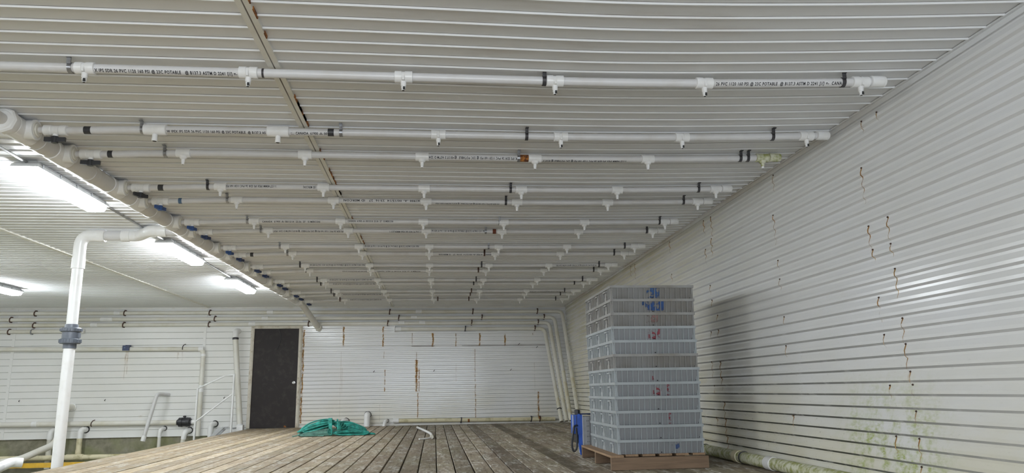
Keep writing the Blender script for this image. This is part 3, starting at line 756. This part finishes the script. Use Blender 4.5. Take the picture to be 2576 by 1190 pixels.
# ------------------------------------------------------------------ pipes on the door wall
YW = YB - .055
def wall_strap(parent, x, z, r, mat='rusty'):
    def f():
        t = MB(); n = 12; vs = []
        for i in range(n + 1):
            a = PI * i / n - PI / 2
            for rr in (r + .0005, r + .007):
                for xx in (-.012, .012): vs.append((xx + .006 * math.sin(a), -math.cos(a) * rr, math.sin(a) * rr))
        fs = []
        for i in range(n):
            b = i * 4; d = b + 4
            fs += [(b, b + 1, d + 1, d), (b + 2, d + 2, d + 3, b + 3), (b, d, d + 2, b + 2), (b + 1, b + 3, d + 3, d + 1)]
        t.add(vs, fs); t.box(-.008, -.006, r, .018, .055, r + .022); t.box(-.018, -.006, -r - .02, .008, .055, -r)
        return t
    return shared(('ws', round(r, 3), mat), f, [mat], 'pipe_strap', parent, (x, YW, z))
RW = .040
def wall_pipe(name, label, path, R, straps, coups, mat='pvcd', r=RW, elbow=None):
    o = thing(name, path[0], label, 'pipe', None)
    t = MB(); t.tube(fillet(path, R, 9), r, 18); t.build('pipe', [mat], o)
    for x, z, m in straps: wall_strap(o, x, z, r, m)
    for x, z, L in coups:
        t = MB(); t.lathe((-L / 2, 0, 0), (1, 0, 0), [(0, r), (.002, r + .005), (L - .002, r + .005), (L, r)], 18); t.build('coupling', ['pvcw'], o, (x, YW, z))
    return o
def slope(x, z0, z1): return z0 + (x + 9) / 12 * (z1 - z0)
Z1, Z2, Z3, Z4 = 2.430, 2.300, 2.182, 2.050
def drop(o, p, q, r, mould):
    t = MB(); a = Vector(p).lerp(Vector(q), mould); t.tube([a, Vector(q)], r + .001, 18); t.build('mouldy_foot', ['pvcm'], o)
W1 = [(XL + .02, YW, Z1), (2.845, YW, Z1 - .008), (2.865, 14.94, .09)]
o = wall_pipe('wall_pipe', 'topmost of the long pipes strapped along the door wall, turning down in the corner', W1, .13, [(x, Z1, 'rusty') for x in (-8.313, -6.528, -4.791, -.982, .842, 2.287)], [(-6.678, Z1, .12), (-3.533, Z1, .13), (-.351, Z1, .13)])
drop(o, W1[1], W1[2], RW, .5)
W2 = [(XL + .02, YW, Z2), (2.668, YW, Z2 - .012), (2.785, 15.37, .075)]
o = wall_pipe('wall_pipe', 'second from the top of the long pipes strapped along the door wall', W2, .13, [(x, Z2, 'rusty') for x in (-8.78, -4.677, -.782, 1.043, 2.436)], [(-6.877, Z2, .24), (-3.633, Z2, .13), (-.454, Z2, .13)])
drop(o, W2[1], W2[2], RW, .55)
W3 = [(XL + .02, YW, Z3), (2.545, YW, Z3 - .012), (2.70, 15.42, .065)]
o = wall_pipe('wall_pipe', 'third of the long wall pipes, the one resting just above the door frame', W3, .13, [(x, Z3, 'rusty') for x in (-8.316, -6.53, -4.792, -2.712, -1.02, .815, 2.299)], [(-7.115, Z3, .14), (-3.897, Z3, .14), (-.721, Z3, .13), (-.273, Z3, .13)])
drop(o, W3[1], W3[2], RW, .6)
o = wall_pipe('wall_pipe', 'short lowest pipe of the strapped bundle, ending behind the white riser', [(XL + .02, YW, Z4), (-7.3, YW, Z4 + .004)], .1, [(-8.79, Z4, 'rusty'), (-8.341, Z4, 'zinc')], [(-7.33, Z4, .06)])
W4 = [(-.82, YW, Z4), (2.435, YW, Z4 - .010), (2.605, 15.48, .055)]
o = wall_pipe('wall_pipe', 'lowest corner pipe, starting in a capped end over the rusty siding, black band at foot', W4, .13, [(.674, Z4, 'black'), (2.224, Z4, 'rusty')], [])
t = MB(); t.lathe((-.86, YW, Z4), (1, 0, 0), [(0, .030), (.004, .047), (.13, .047), (.132, .041)], 18); t.box(-.875, YW - .055, Z4 - .06, -.862, YW + .05, Z4 + .06); t.build('end_cap', ['pvcw'], o)
drop(o, W4[1], W4[2], RW, .7)
q = Vector(W4[1]).lerp(Vector(W4[2]), .87); t = MB(); dd = Vector(W4[2]) - Vector(W4[1]); t.lathe(q, dd, [(0, .043), (.0, .050), (.02, .050), (.02, .043)], 18); t.build('band', ['black'], o)
# middle pipe with the dark clamp box
zm = 1.688
o = wall_pipe('wall_pipe', 'mid-height wall pipe carrying a small navy clamp box, turning down behind the railing', [(XL + .02, YW, zm + .012), (-4.865, YW, zm - .03), (-4.865, YW, -.13)], .12, [], [], r=.046)
def bent(parent, x, z, mat):
    t = MB(); t.tube([(0, -.01, -.05), (0, -.055, -.03), (.006, -.058, .02), (.02, -.03, .06), (.034, .03, .075)], .009, 8); t.build('pipe_strap', [mat], parent, (x, YW, z))
bent(o, -5.284, zm, 'iron')
t = MB(); t.box(-.055, -.075, -.05, .045, .04, .055, 0); t.box(.045, -.08, -.05, .075, .04, .065, 0); t.box(-.025, -.0765, .0, .005, -.075, .018, 1); t.cyl((.0, -.02, .05), (.0, -.02, .068), .02, 10)
t.build('clamp_box', ['navy', 'bluegrey'], o, (-6.427, YW, zm))
t = MB(); t.lathe((-.1, 0, 0), (1, 0, 0), [(0, .046), (.002, .052), (.1, .052)], 18); t.lathe((0, 0, -.1), (0, 0, -1), [(0, .052), (.05, .052), (.052, .046)], 18); t.lathe((0, 0, -.75), (0, 0, -1), [(0, .047), (.002, .052), (.14, .052), (.142, .047)], 18)
t.build('elbow', ['pvcw'], o, (-4.865, YW, zm - .03))
# low pipe with black union
zl = .160
o = wall_pipe('wall_pipe', 'low wall pipe ending at a black union valve beside the railing', [(XL + .02, YW, zl + .02), (-5.30, YW, zl - .005)], .1, [], [(-8.08, zl + .012, .1)], r=.052)
bent(o, -6.97, zl, 'rusty')
t = MB(); t.lathe((-.14, 0, 0), (1, 0, 0), [(0, .055), (.01, .062), (.03, .062), (.032, .092), (.10, .095), (.105, .084), (.175, .084), (.18, .095), (.25, .092), (.252, .062), (.28, .06)], 20); t.cyl((0, -.01, .07), (0, -.01, .13), .022, 12); t.box(-.03, -.02, .105, .03, 0, .125)
t.build('union_valve', ['black'], o, (-5.15, YW, zl))
t = MB(); t.tube([(-5.02, YW, zl), (-4.93, YW, zl)], .045, 16); t.build('tail_piece', ['pvcw'], o)

def stub(label, x, z, zend, r=.052, out=.13, name='drain_elbow', mat='pvcd', lean=0):
    o = thing(name, (x, YB, z), label, 'pipe', 'drain elbows low on the door wall')
    yw = YB - out
    t = MB(); t.tube(fillet([(x + .05, YB + .02, z + .01), (x, yw, z), (x - lean * .3, yw, z - .16)], .12, 8), r * 1.12, 18); t.build('elbow', ['pvcw'], o)
    t = MB(); t.lathe((x + .05, YB - .004, z + .01), (0, -1, 0), [(0, r * 1.45), (.004, r * 1.4)], 20); t.build('wall_hole', ['pvc_hole'], o)
    t = MB(); t.tube([(x - lean * .25, yw, z - .13), (x - lean, yw, zend)], r, 18); t.build('pipe', [mat], o)
    return o
stub('drain elbow whose pipe drops down behind the big slanting trench pipe', -7.72, .03, -.70)
stub('drain elbow whose pipe joins a yellowed tee, just past the white riser', -7.15, .04, -.44, mat='pvcy')
stub('slim drain elbow below the open hanging pipe', -5.60, .03, -.70, .034)
stub('drain elbow just under the black union valve', -5.10, -.02, -.70, .048, lean=.08)
stub('white drain elbow behind the grey steps and railing', -4.60, .10, -.70, .050, mat='pvcw')
# hanging open pipe
o = thing('outlet_pipe', (-5.6, 16.2, .73), 'slanting white outlet pipe from the wall with an open lower end', 'pipe')
t = MB(); t.tube(fillet([(-5.52, YB + .01, .72), (-5.66, 16.20, .745), (-5.84, 16.14, -.16)], .08, 7), .037, 16); t.build('pipe', ['pvc'], o)
t = MB(); t.lathe((-5.822, 16.146, -.08), (-.18, -.06, -.905), [(0, .039), (.003, .047), (.11, .047), (.11, .036)], 16, 0, False); t.lathe((-5.822, 16.146, -.08), (-.18, -.06, -.905), [(.05, .037), (.095, .037)], 16, 1); t.build('socket', ['pvcw', 'pvc_hole'], o)
# slanting big pipe beside the door
o = thing('vent_pipe', (-4.2, 16.4, 2.0), 'cream pipe slanting from a wall elbow down beside the door', 'pipe')
t = MB(); t.tube(fillet([(-4.19, YB + .01, 2.03), (-4.21, 16.36, 2.02), (-4.20, 16.33, 1.88)], .1, 8), .062, 20); t.build('elbow', ['pvcw'], o)
t = MB(); t.lathe((-4.2, 16.33, 1.875), (.03, 0, -1), [(0, .064), (.03, .064)], 20); t.build('black_ring', ['black'], o)
t = MB(); t.tube([(-4.2, 16.33, 1.85), (-4.02, 16.36, .10)], .057, 20); t.build('pipe', ['pvcd'], o)
t = MB(); t.lathe((-4.018, 16.36, .10), (.05, 0, -1), [(0, .066), (.09, .066)], 20); t.build('socket', ['pvcw'], o)
# stubs rising in front of the ribbed siding
def bstub(label, x, z, r, lean):
    o = thing('stub_pipe', (x, YB - .1, 0), label, 'pipe', 'short stub pipes at the foot of the siding')
    t = MB(); t.tube(fillet([(x, YB + .004, z), (x - lean, YB - .13, z), (x - lean * 2, YB - .16, -.02)], .11, 8), r, 18); t.build('elbow', ['pvcw'], o)
    t = MB(); t.lathe((x, YB - .006, z), (0, -1, 0), [(0, r * 1.16), (.006, r * 1.15)], 18); t.build('wall_hole', ['pvc_hole'], o)
bstub('tall white stub elbow standing just past the rope coil', -1.41, .235, .066, .0)
bstub('stub pipe half hidden behind the green rope coil', -1.86, .115, .060, .05)
bstub('smallest stub elbow, between the tall stub and the low yellowed pipe', -1.0, .105, .036, .03)
o = thing('wall_pipe', (1, YW, .1), 'yellowed pipe along the foot of the rust-streaked siding', 'pipe')
t = MB(); t.tube([(-.83, YW, .10), (2.62, YW, .075)], .042, 18); t.build('pipe', ['pvcy'], o)
t = MB(); t.lathe((-.87, YW, .10), (1, 0, 0), [(0, .03), (.004, .050), (.12, .050), (.122, .043)], 18); t.build('end_cap', ['pvcw'], o)
for x, m in ((.58, 'iron'), (2.1, 'iron'), (2.29, 'rusty')): wall_strap(o, x, .085, .042, m)
for a, b in ((.72, .76), (2.26, 2.31)):
    t = MB(); t.lathe((a, YW, .087), (1, 0, 0), [(0, .043), (b - a, .043)], 18); t.build('rust_patch', ['rustpatch'], o)
# pipe at the foot of the ribbed right wall
o = thing('wall_pipe', (2.86, 5.5, .056), 'mouldy pipe along the deck at the foot of the ribbed steel wall', 'pipe')
t = MB(); t.tube([(2.855, 8.1, .056), (2.855, -3.5, .056)], .052, 20); t.build('pipe', ['slime'], o)
for y, w, m in ((6.3, .12, 'pvcw'), (7.0, .10, 'pvcy'), (4.2, .1, 'pvcw')):
    t = MB(); t.lathe((2.855, y - w / 2, .056), (0, 1, 0), [(0, .053), (.002, .058), (w - .002, .058), (w, .053)], 20); t.build('coupling', [m], o)
for y in (6.85, 7.85):
    t = MB(); t.lathe((2.855, y, .0575), (0, 1, 0), [(0, .052), (0, .0565), (.022, .0565), (.022, .052)], 20); t.build('band', ['iron'], o)

# ------------------------------------------------------------------ trench pipes
o = thing('trench_pipe', (-7, 16.2, -.48), 'yellowed pipe lying along the concrete footing in the trench', 'pipe')
t = MB(); t.tube([(XL + .03, 16.235, -.475), (-4.0, 16.235, -.485)], .050, 18); t.build('pipe', ['pvcy'], o)
t = MB(); t.lathe((-7.32, 16.235, -.477), (1, 0, 0), [(0, .052), (.002, .060), (.32, .060), (.322, .052)], 18); t.tube(fillet([(-7.15, 16.235, -.477), (-7.15, 16.35, -.47), (-7.15, 16.35, -.34)], .06, 5), .058, 18); t.build('tee_fitting', ['pvcy'], o)
o = thing('trench_pipe', (-7.4, 16, -.3), 'big slanting pipe from the wall behind the riser down into the trench', 'pipe')
t = MB(); t.tube(fillet([(-7.40, YB - .001, .50), (-7.41, 16.20, .50), (-7.46, 16.05, -.20), (-7.68, 15.2, -.425), (-7.86, 14.72, -.45), (-7.9, 14.6, -.76)], .16, 8), .064, 20); t.build('pipe', ['pvcd'], o)
t = MB(); t.lathe((-7.40, YB - .004, .50), (0, -1, 0), [(0, .074), (.03, .073), (.032, .066)], 20); t.build('wall_flange', ['pvcw'], o)
o = thing('trench_pipe', (-4.9, 8.7, 0), 'white elbowed pipe poking up from the trench near the foot of the riser', 'pipe')
t = MB(); t.tube(fillet([(-4.53, 9.04, .0), (-4.615, 8.98, .012), (-4.60, 8.45, -.06), (-4.60, 7.6, -.3), (-4.6, 7.3, -.76)], .07, 8), .052, 20); t.build('pipe', ['pvcw'], o)
t = MB(); t.lathe((-4.607, 8.74, -.020), (0, -.53, -.072), [(0, .053), (.002, .057), (.11, .057), (.112, .053)], 20); t.build('coupling', ['pvc'], o)
mb = MB(); mb.box(XL + .03, 15.3, -.585, -4.4, 15.36, -.50)
for x in (-9, -7, -5): mb.box(x, 15.31, -.76, x + .05, 15.35, -.585)
tag(mb.build('beam', ['yellow']), 'yellow painted beam crossing the trench', 'beam')

# ------------------------------------------------------------------ railing and steps
YRl = 15.75
o = thing('railing', (-4.4, YRl, 0), 'white steel stair railing standing beside the deck edge', 'railing')
XA, XB_ = -4.735, -4.035
def bar(name, pts, r=.016):
    t = MB(); t.tube(fillet(pts, .03, 4), r, 4); t.build(name, ['rail'], o)
bar('post', [(XA, YRl, -.70), (XA + .005, YRl, .845)], .023)
bar('post', [(XB_, YRl, -.24), (XB_, YRl, 1.115)], .023)
bar('handrail', [(XA, YRl, .83), (XA + .53, YRl, 1.08), (XB_, YRl, 1.095)], .021)
bar('brace', [(XA, YRl, .18), (XB_, YRl, .725)], .021)
o = thing('step_ladder', (-4.5, 15.6, -.2), 'grey plank steps beside the white railing', 'steps')
t = MB(); t.hexa([(-4.62, 15.80, -.30), (-4.56, 15.80, -.30), (-4.18, 15.80, .06), (-4.30, 15.80, .06), (-4.62, 15.84, -.30), (-4.56, 15.84, -.30), (-4.18, 15.84, .06), (-4.30, 15.84, .06)]); t.build('stringer', ['step'], o)
t = MB(); t.hexa([(-4.62, 16.1, -.30), (-4.56, 16.1, -.30), (-4.18, 16.1, .06), (-4.30, 16.1, .06), (-4.62, 16.14, -.30), (-4.56, 16.14, -.30), (-4.18, 16.14, .06), (-4.30, 16.14, .06)]); t.build('stringer', ['step'], o)
for i in range(3):
    t = MB(); t.box(-4.60 + i * .17, 15.845, -.26 + i * .14, -4.36 + i * .17, 16.1, -.235 + i * .14); t.build('tread', ['step'], o)
t = MB(); t.box(-3.98, 15.95, -.2, -3.86, 16.08, .09)
tag(t.build('block', ['rail']), 'small white block beside the deck edge at the foot of the door frame', 'block')

# ------------------------------------------------------------------ pallet and trays
PX0, PX1, PY0, PY1 = 1.545, 2.425, 6.615, 7.96
o = thing('pallet', ((PX0 + PX1) / 2, (PY0 + PY1) / 2, 0), 'brown wooden pallet under the stack of grey trays', 'pallet')
for y in (PY0, (PY0 + PY1) / 2 - .02, PY1 - .04):
    t = MB(); t.box(PX0, y, .001, PX1, y + .04, .105)
    if y > PY0 + .1: t = MB(); t.box(PX0, y, .001, PX1, y + .04, .105)
    t.build('stringer', ['pallet'], o)
nb = 6
for i in range(nb):
    w = .115; x = PX0 - .002 + i * (PX1 - PX0 - w + .004) / (nb - 1)
    t = MB(); t.box(x, PY0 + (.085 if i else 0), .1055, x + w, PY1, .124); t.build('deck_board', ['palletd'], o)
TX0, TX1, TY0, TY1 = 1.625, 2.425, 6.690, 7.860
TH = .1263
def tray_parts():
    hx, hy = (TX1 - TX0) / 2, (TY1 - TY0) / 2
    d = .030                                     # taper
    b = MB()
    zt = TH - .022
    bot = [(-hx + d, -hy + d, 0), (hx - d, -hy + d, 0), (hx - d, hy - d, 0), (-hx + d, hy - d, 0)]
    top = [(-hx + .012, -hy + .012, zt), (hx - .012, -hy + .012, zt), (hx - .012, hy - .012, zt), (-hx + .012, hy - .012, zt)]
    b.add(bot + top, [(3, 2, 1, 0), (0, 1, 5, 4), (1, 2, 6, 5), (2, 3, 7, 6), (3, 0, 4, 7)])
    ins = [(x * .975, y * .975, zt) for x, y, _ in top]; inb = [(x * .97, y * .97, .006) for x, y, _ in bot]
    b.add(inb + ins, [(0, 1, 2, 3), (1, 0, 4, 5), (2, 1, 5, 6), (3, 2, 6, 7), (0, 3, 7, 4)])
    r = MB()                                     # rim band around the top
    for (x0, y0, x1, y1) in ((-hx, -hy, hx, -hy + .016), (-hx, hy - .016, hx, hy), (-hx, -hy + .016, -hx + .016, hy - .016), (hx - .016, -hy + .016, hx, hy - .016)):
        r.box(x0, y0, zt - .002, x1, y1, TH - .0005)
    q = b; QM = 1                                # ribs under the rim, flush with it, narrowing to the foot
    for i in range(16):
        x = -hx + .020 + i * (2 * hx - .04) / 15
        for sg in (-1, 1):
            y0, y1 = sg * (hy - .003), sg * (hy - .016); y2, y3 = sg * (hy - .012), sg * (hy - d - .004)
            w = .0027
            pts = [(x - w, y2, .0), (x + w, y2, .0), (x + w, y3, .0), (x - w, y3, .0), (x - w, y0, zt), (x + w, y0, zt), (x + w, y1, zt), (x - w, y1, zt)]
            if sg > 0: pts = [pts[i] for i in (3, 2, 1, 0, 7, 6, 5, 4)]
            q.hexa(pts, QM)
    for i in range(24):
        y = -hy + .03 + i * (2 * hy - .06) / 23
        if any(abs(y - c) < .055 for c in (-.36, 0, .36)): continue
        for sg in (-1, 1):
            x0, x1 = sg * (hx - .003), sg * (hx - .016); x2, x3 = sg * (hx - .004), sg * (hx - d - .004)
            w = .006
            pts = [(x2, y - w * 1.6, .0), (x3, y - w * 1.6, .0), (x3, y + w * 1.6, .0), (x2, y + w * 1.6, .0), (x0, y - w, zt), (x1, y - w, zt), (x1, y + w, zt), (x0, y + w, zt)]
            if sg > 0: pts = [pts[i] for i in (3, 2, 1, 0, 7, 6, 5, 4)]
            q.hexa(pts, QM)
    for x in (-hx + .03, .005, hx - .03): b.cyl((x, -hy + .0275, .011), (x, -hy + .023, .011), .0055, 10, 2)
    h = MB()                                     # pull lip with its web, on both long sides
    h.box(-.014, -.045, .078, .012, .045, .092); h.hexa([(-.002, -.042, 0), (.03, -.042, 0), (.03, .042, 0), (-.002, .042, 0), (-.002, -.040, .030), (.02, -.040, .030), (.02, .040, .030), (-.002, .040, .030)]); h.hexa([(-.002, -.040, .030), (.02, -.040, .030), (.02, .040, .030), (-.002, .040, .030), (.000, -.022, .046), (.02, -.022, .046), (.02, .022, .046), (.000, .022, .046)]); h.box(.000, -.022, .046, .02, .022, .078)
    return b, r, h
tb, tr_, th = tray_parts()
GEO = {}
TRAYS = [  # from the pallet up
 ('tray', 'bottom tray of the stack, resting on the pallet, faint blue scribble', [(.10, .17, .01, .09, 'pbl2')]),
 ('tray', 'grey tray second above the pallet, clean front without paint', []),
 ('tray', 'grey tray third above the pallet, one short red line on its front', [(.088, .108, .004, .10, 'pred')]),
 ('tray', 'grey tray fourth above the pallet, clean front without paint', []),
 ('tray', 'grey tray with a large red paint block and separate red bar', [(-.045, .035, .004, .10, 'pred'), (.085, .108, .002, .10, 'pred')]),
 ('tray', 'grey tray with a thin red paint streak, above the red-blocked one', [(-.045, -.020, .008, .10, 'pred')]),
 ('trayd', 'brownish grey tray sixth from the top of the stack, no paint', []),
 ('tray', 'grey tray fifth from the top of the stack, clean and unpainted', []),
 ('tray', 'grey tray fourth from top with two patchy red paint panels', [(-.048, .060, .006, .10, 'pred')]),
 ('trayd', 'brownish grey tray third from top with a faint red smear', [(-.06, .05, .03, .10, 'predf')]),
 ('trayd', 'grey tray second from top with a solid blue paint patch', [(-.05, .108, .018, .102, 'pblue'), (-.10, -.05, .02, .10, 'pbluef')]),
 ('trayd', 'topmost tray of the stack, flecked with worn blue paint', [(-.05, .075, .01, .10, 'pbluef')]),
]
hx, hy = (TX1 - TX0) / 2, (TY1 - TY0) / 2
rr = random.Random(5)
for i, (mat, label, paint) in enumerate(TRAYS):
    P = Vector(((TX0 + TX1) / 2 + rr.uniform(-.004, .004) - .0012 * i, (TY0 + TY1) / 2 + rr.uniform(-.003, .003), .1245 + i * TH))
    o = thing('tray', P, label, 'tray', 'grey trays stacked on the pallet')
    lm = 'trayld' if mat == 'trayd' else 'trayl'
    for nm, mbx, mm in (('body', tb, [mat, lm, 'pvc_hole']), ('rim', tr_, [lm])):
        if (nm, lm) in GEO: link(nm, GEO[nm, lm], o, P)
        else: GEO[nm, lm] = mbx.build(nm, mm, o, P).data
    for y in (-.36, 0, .36):
        for sg in (-1, 1):
            key = ('handle', lm)
            w = (P.x + sg * (hx - .008), P.y + y, P.z)
            if key in GEO: c = link('handle', GEO[key], o, w)
            else: c = th.build('handle', [lm], o, w); GEO[key] = c.data
            if sg > 0: c.rotation_euler = (0, 0, PI)
    for (a, b, z0, z1, pm) in paint:
        t = MB(); f = lambda z: -hy + .030 - (.018) * z / (TH - .022) - .0012
        t.add([(a, f(z0), z0), (b, f(z0), z0), (b, f(z1), z1), (a, f(z1), z1)], [(0, 1, 2, 3)])
        t.build('paint_mark', [pm], o, P)

# ------------------------------------------------------------------ blue machine behind the pallet
o = thing('floor_machine', (1.58, 8.3, 0), 'blue upright machine with black hose loop behind the pallet', 'machine')
t = MB(); t.box(1.512, 8.22, .225, 1.612, 8.36, .425); t.hexa([(1.588, 8.23, .002), (1.606, 8.23, .002), (1.606, 8.27, .002), (1.588, 8.27, .002), (1.555, 8.23, .225), (1.612, 8.23, .225), (1.612, 8.30, .225), (1.555, 8.30, .225)])
t.box(1.545, 8.212, .235, 1.552, 8.22, .42, 1); t.box(1.565, 8.205, .38, 1.585, 8.22, .435)
t.build('body', ['bluep', 'navy'], o)
t = MB(); t.box(1.505, 8.214, .215, 1.512, 8.226, .425); t.box(1.612, 8.208, .10, 1.618, 8.36, .425); t.build('white_edging', ['rail'], o)
t = MB(); t.box(1.618, 8.215, .005, 1.83, 8.50, .405); t.box(1.650, 8.205, .105, 1.690, 8.215, .405)
for i in range(5):
    for dx in (.012, .028): t.cyl((1.650 + dx, 8.2055, .14 + i * .055), (1.650 + dx, 8.2045, .14 + i * .055), .004, 8, 1)
t.build('side_panel', ['greyp', 'pvc_hole'], o)
t = MB(); t.cyl((1.572, 8.29, .425), (1.572, 8.29, .445), .030, 14); t.lathe((1.572, 8.29, .445), (0, 0, 1), [(0, .034), (.030, .033), (.036, .018)], 10); t.build('filler_cap', ['black'], o)
t = MB(); t.box(1.60, 8.24, .426, 1.80, 8.34, .438); t.build('top_bar', ['navy'], o)
t = MB(); t.tube(fillet([(1.555, 8.22, .312), (1.530, 8.16, .316), (1.502, 8.13, .305), (1.482, 8.12, .21), (1.470, 8.12, .10), (1.490, 8.12, .040), (1.524, 8.12, .075), (1.533, 8.13, .19), (1.533, 8.16, .29)], .03, 5), .0105, 10); t.build('hose_loop', ['black'], o)
t = MB(); t.box(1.540, 8.23, .13, 1.568, 8.4, .215); t.build('motor_cover', ['black'], o)

# ------------------------------------------------------------------ rope coil (one long rope)
def rope_strand(t, fn, n, r, mat):
    t.tube([fn(i / n) for i in range(n + 1)], r, 6, mat)
rp = random.Random(11)
o = thing('rope_coil', (-1.7, 13.2, 0), 'green rope coil heaped on the deck in front of the siding', 'rope')
def hank(t, A, B, hw, n, dy=.07, lean=.5, r=.0105, q0=.04, sagf=0):
    """long oval loops of rope strung from A to B, bellied below and above the line, leaning back"""
    A = Vector(A); B = Vector(B); ax = (B - A); L = ax.length; ax.normalize(); pp = Vector((-ax.z, lean, ax.x)).normalized()
    for k in range(n):
        q = rp.uniform(.74, 1.05); w = hw * (q0 + (1.05 - q0) * rp.random()); off = rp.uniform(-dy, dy); C = (A + B) / 2 + Vector((rp.gauss(0, .008), off, abs(off) * -.25))
        wob = [rp.uniform(-.006, .006) for _ in range(9)]; sgl = rp.uniform(.2, 1) * sagf
        pts = []
        for i in range(41):
            a = 2 * PI * i / 40; cc, ss = math.cos(a), math.sin(a)
            cc = math.copysign(abs(cc) ** .85, cc)
            p = C + ax * cc * q * L / 2 + pp * (ss * w + wob[int(i / 5) % 8]) + Vector((0, 0, sgl * (1 - cc * cc)))
            p.z = max(r + .001 + .004 * rp.random(), p.z); pts.append(p)
        for i in range(1, 40): pts[i] = (pts[i - 1] + pts[i] * 2 + pts[i + 1]) / 4
        t.tube(pts, r, 6, 0, False)
t = MB(); hank(t, (-2.24, 13.03, .085), (-1.66, 13.2, .225), .080, 15, .07, .6, sagf=.04); t.build('upper_hank', ['rope'], o)
t = MB(); hank(t, (-2.24, 13.0, .035), (-1.50, 13.12, .075), .062, 14, .07, .7, sagf=.03); t.build('under_hank', ['ropeg'], o)
t = MB(); hank(t, (-1.72, 13.22, .205), (-1.16, 13.2, .075), .070, 16, .08, .6, sagf=.03); t.build('draped_hank', ['rope'], o)
t = MB(); hank(t, (-1.66, 12.98, .050), (-1.10, 13.08, .040), .048, 12, .06, .8, sagf=.01); hank(t, (-1.3, 13.1, .025), (-1.0, 13.12, .018), .02, 8, .03, .9); t.build('flat_hank', ['rope'], o)
t = MB()
for k in range(5): t.tube(fillet([(-1.83 + .013 * k, 13.30, .08), (-1.79 + .013 * k, 13.27, .285), (-1.76 + .012 * k, 13.06, .262), (-1.735 + .010 * k, 12.955, .14), (-1.74 + .008 * k, 12.94, .05)], .05, 5), .0088, 6)
t.tube(fillet([(-1.73, 12.935, .12), (-1.76, 12.92, .08), (-1.73, 12.915, .03), (-1.69, 12.915, .018), (-1.68, 12.92, .10), (-1.72, 12.935, .125)], .03, 5), .008, 6)
for k in range(5): t.tube(fillet([(-1.66 + .05 * k, 13.32, .10), (-1.64 + .045 * k, 13.2, .275 - .026 * k), (-1.60 + .03 * k, 13.03, .235 - .03 * k), (-1.60, 12.96, .10)], .06, 5), .0088, 6)
t.build('binding', ['rope'], o)
t = MB(); t.tube([(-2.27, 13.0, .012), (-2.33, 12.96, .012), (-2.30, 12.92, .012), (-2.22, 12.93, .03)], .008, 6); t.tube([(-1.9, 12.88, .012), (-1.86, 12.86, .016), (-1.81, 12.87, .012)], .010, 6); t.build('loose_end', ['ropeg'], o)

# white elbowed pipe offcut lying on the deck
o = thing('pipe_offcut', (-.1, 12.6, .02), 'loose white bent pipe offcut lying on the deck planks', 'pipe')
t = MB(); t.tube(fillet([(-.325, 14.9, .024), (-.13, 13.3, .026), (-.045, 12.4, .03), (-.035, 11.75, .03)], .5, 8), .021, 12); t.build('long_arm', ['pvcw'], o)
t = MB(); t.lathe((-.036, 11.82, .030), (0, -1, 0), [(0, .024), (.003, .029), (.25, .029), (.25, .022)], 14); t.build('elbow_socket', ['pvcd'], o)
t = MB(); t.tube(fillet([(-.03, 11.62, .022), (-.09, 11.5, .016), (-.22, 11.42, .014)], .06, 6), .0125, 10); t.build('short_arm', ['pvcw'], o)

# ------------------------------------------------------------------ camera, light, colour
f, cx, cy = 1862., 1288., 595.
Yc = Vector((1092.5 - cx, -(985 - cy), f)).normalized()
Xc = Vector((19000 - cx, -(699 - cy), f)); Xc = (Xc - Yc * Xc.dot(Yc)).normalized()
Zc = Xc.cross(Yc)
if Zc.y < 0: Zc = -Zc
right = Vector((Xc.x, Yc.x, Zc.x)); up = Vector((Xc.y, Yc.y, Zc.y)); fwd = Vector((Xc.z, Yc.z, Zc.z))
cam = bpy.data.cameras.new('camera'); cam.sensor_width = 36; cam.lens = f / 2576 * 36; cam.clip_start = .05; cam.clip_end = 100
co = bpy.data.objects.new('camera', cam); COL.objects.link(co)
mw = Matrix.Identity(4)
for i in range(3): mw[i][0] = right[i]; mw[i][1] = up[i]; mw[i][2] = -fwd[i]
mw[0][3], mw[1][3], mw[2][3] = 0, 0, .70
co.matrix_world = mw; SC.camera = co
la = bpy.data.lights.new('added_daylight', 'AREA'); la.shape = 'RECTANGLE'; la.size = OX1 - OX0; la.size_y = OZ - .05; la.energy = ADDED_DAY; la.color = (.86, .93, 1.0)  # unseen area light added to lift the near ceiling and right wall
lo = bpy.data.objects.new('added_daylight', la); COL.objects.link(lo); lo.location = ((OX0 + OX1) / 2, YF - .05, OZ / 2); lo.rotation_euler = (PI / 2, 0, 0)
w = bpy.data.worlds.new('world'); SC.world = w; w.use_nodes = True
w.node_tree.nodes['Background'].inputs[0].default_value = (.5, .5, .5, 1); w.node_tree.nodes['Background'].inputs[1].default_value = .05
vs = SC.view_settings; vs.view_transform = 'Standard'; vs.look = 'None'; vs.gamma = 1; vs.use_curve_mapping = False; vs.exposure = 0.20
cy_ = SC.cycles
cy_.max_bounces = 9; cy_.diffuse_bounces = 6; cy_.glossy_bounces = 3; cy_.transparent_max_bounces = 8
cy_.caustics_reflective = False; cy_.caustics_refractive = False; cy_.sample_clamp_indirect = 8; cy_.use_denoising = True
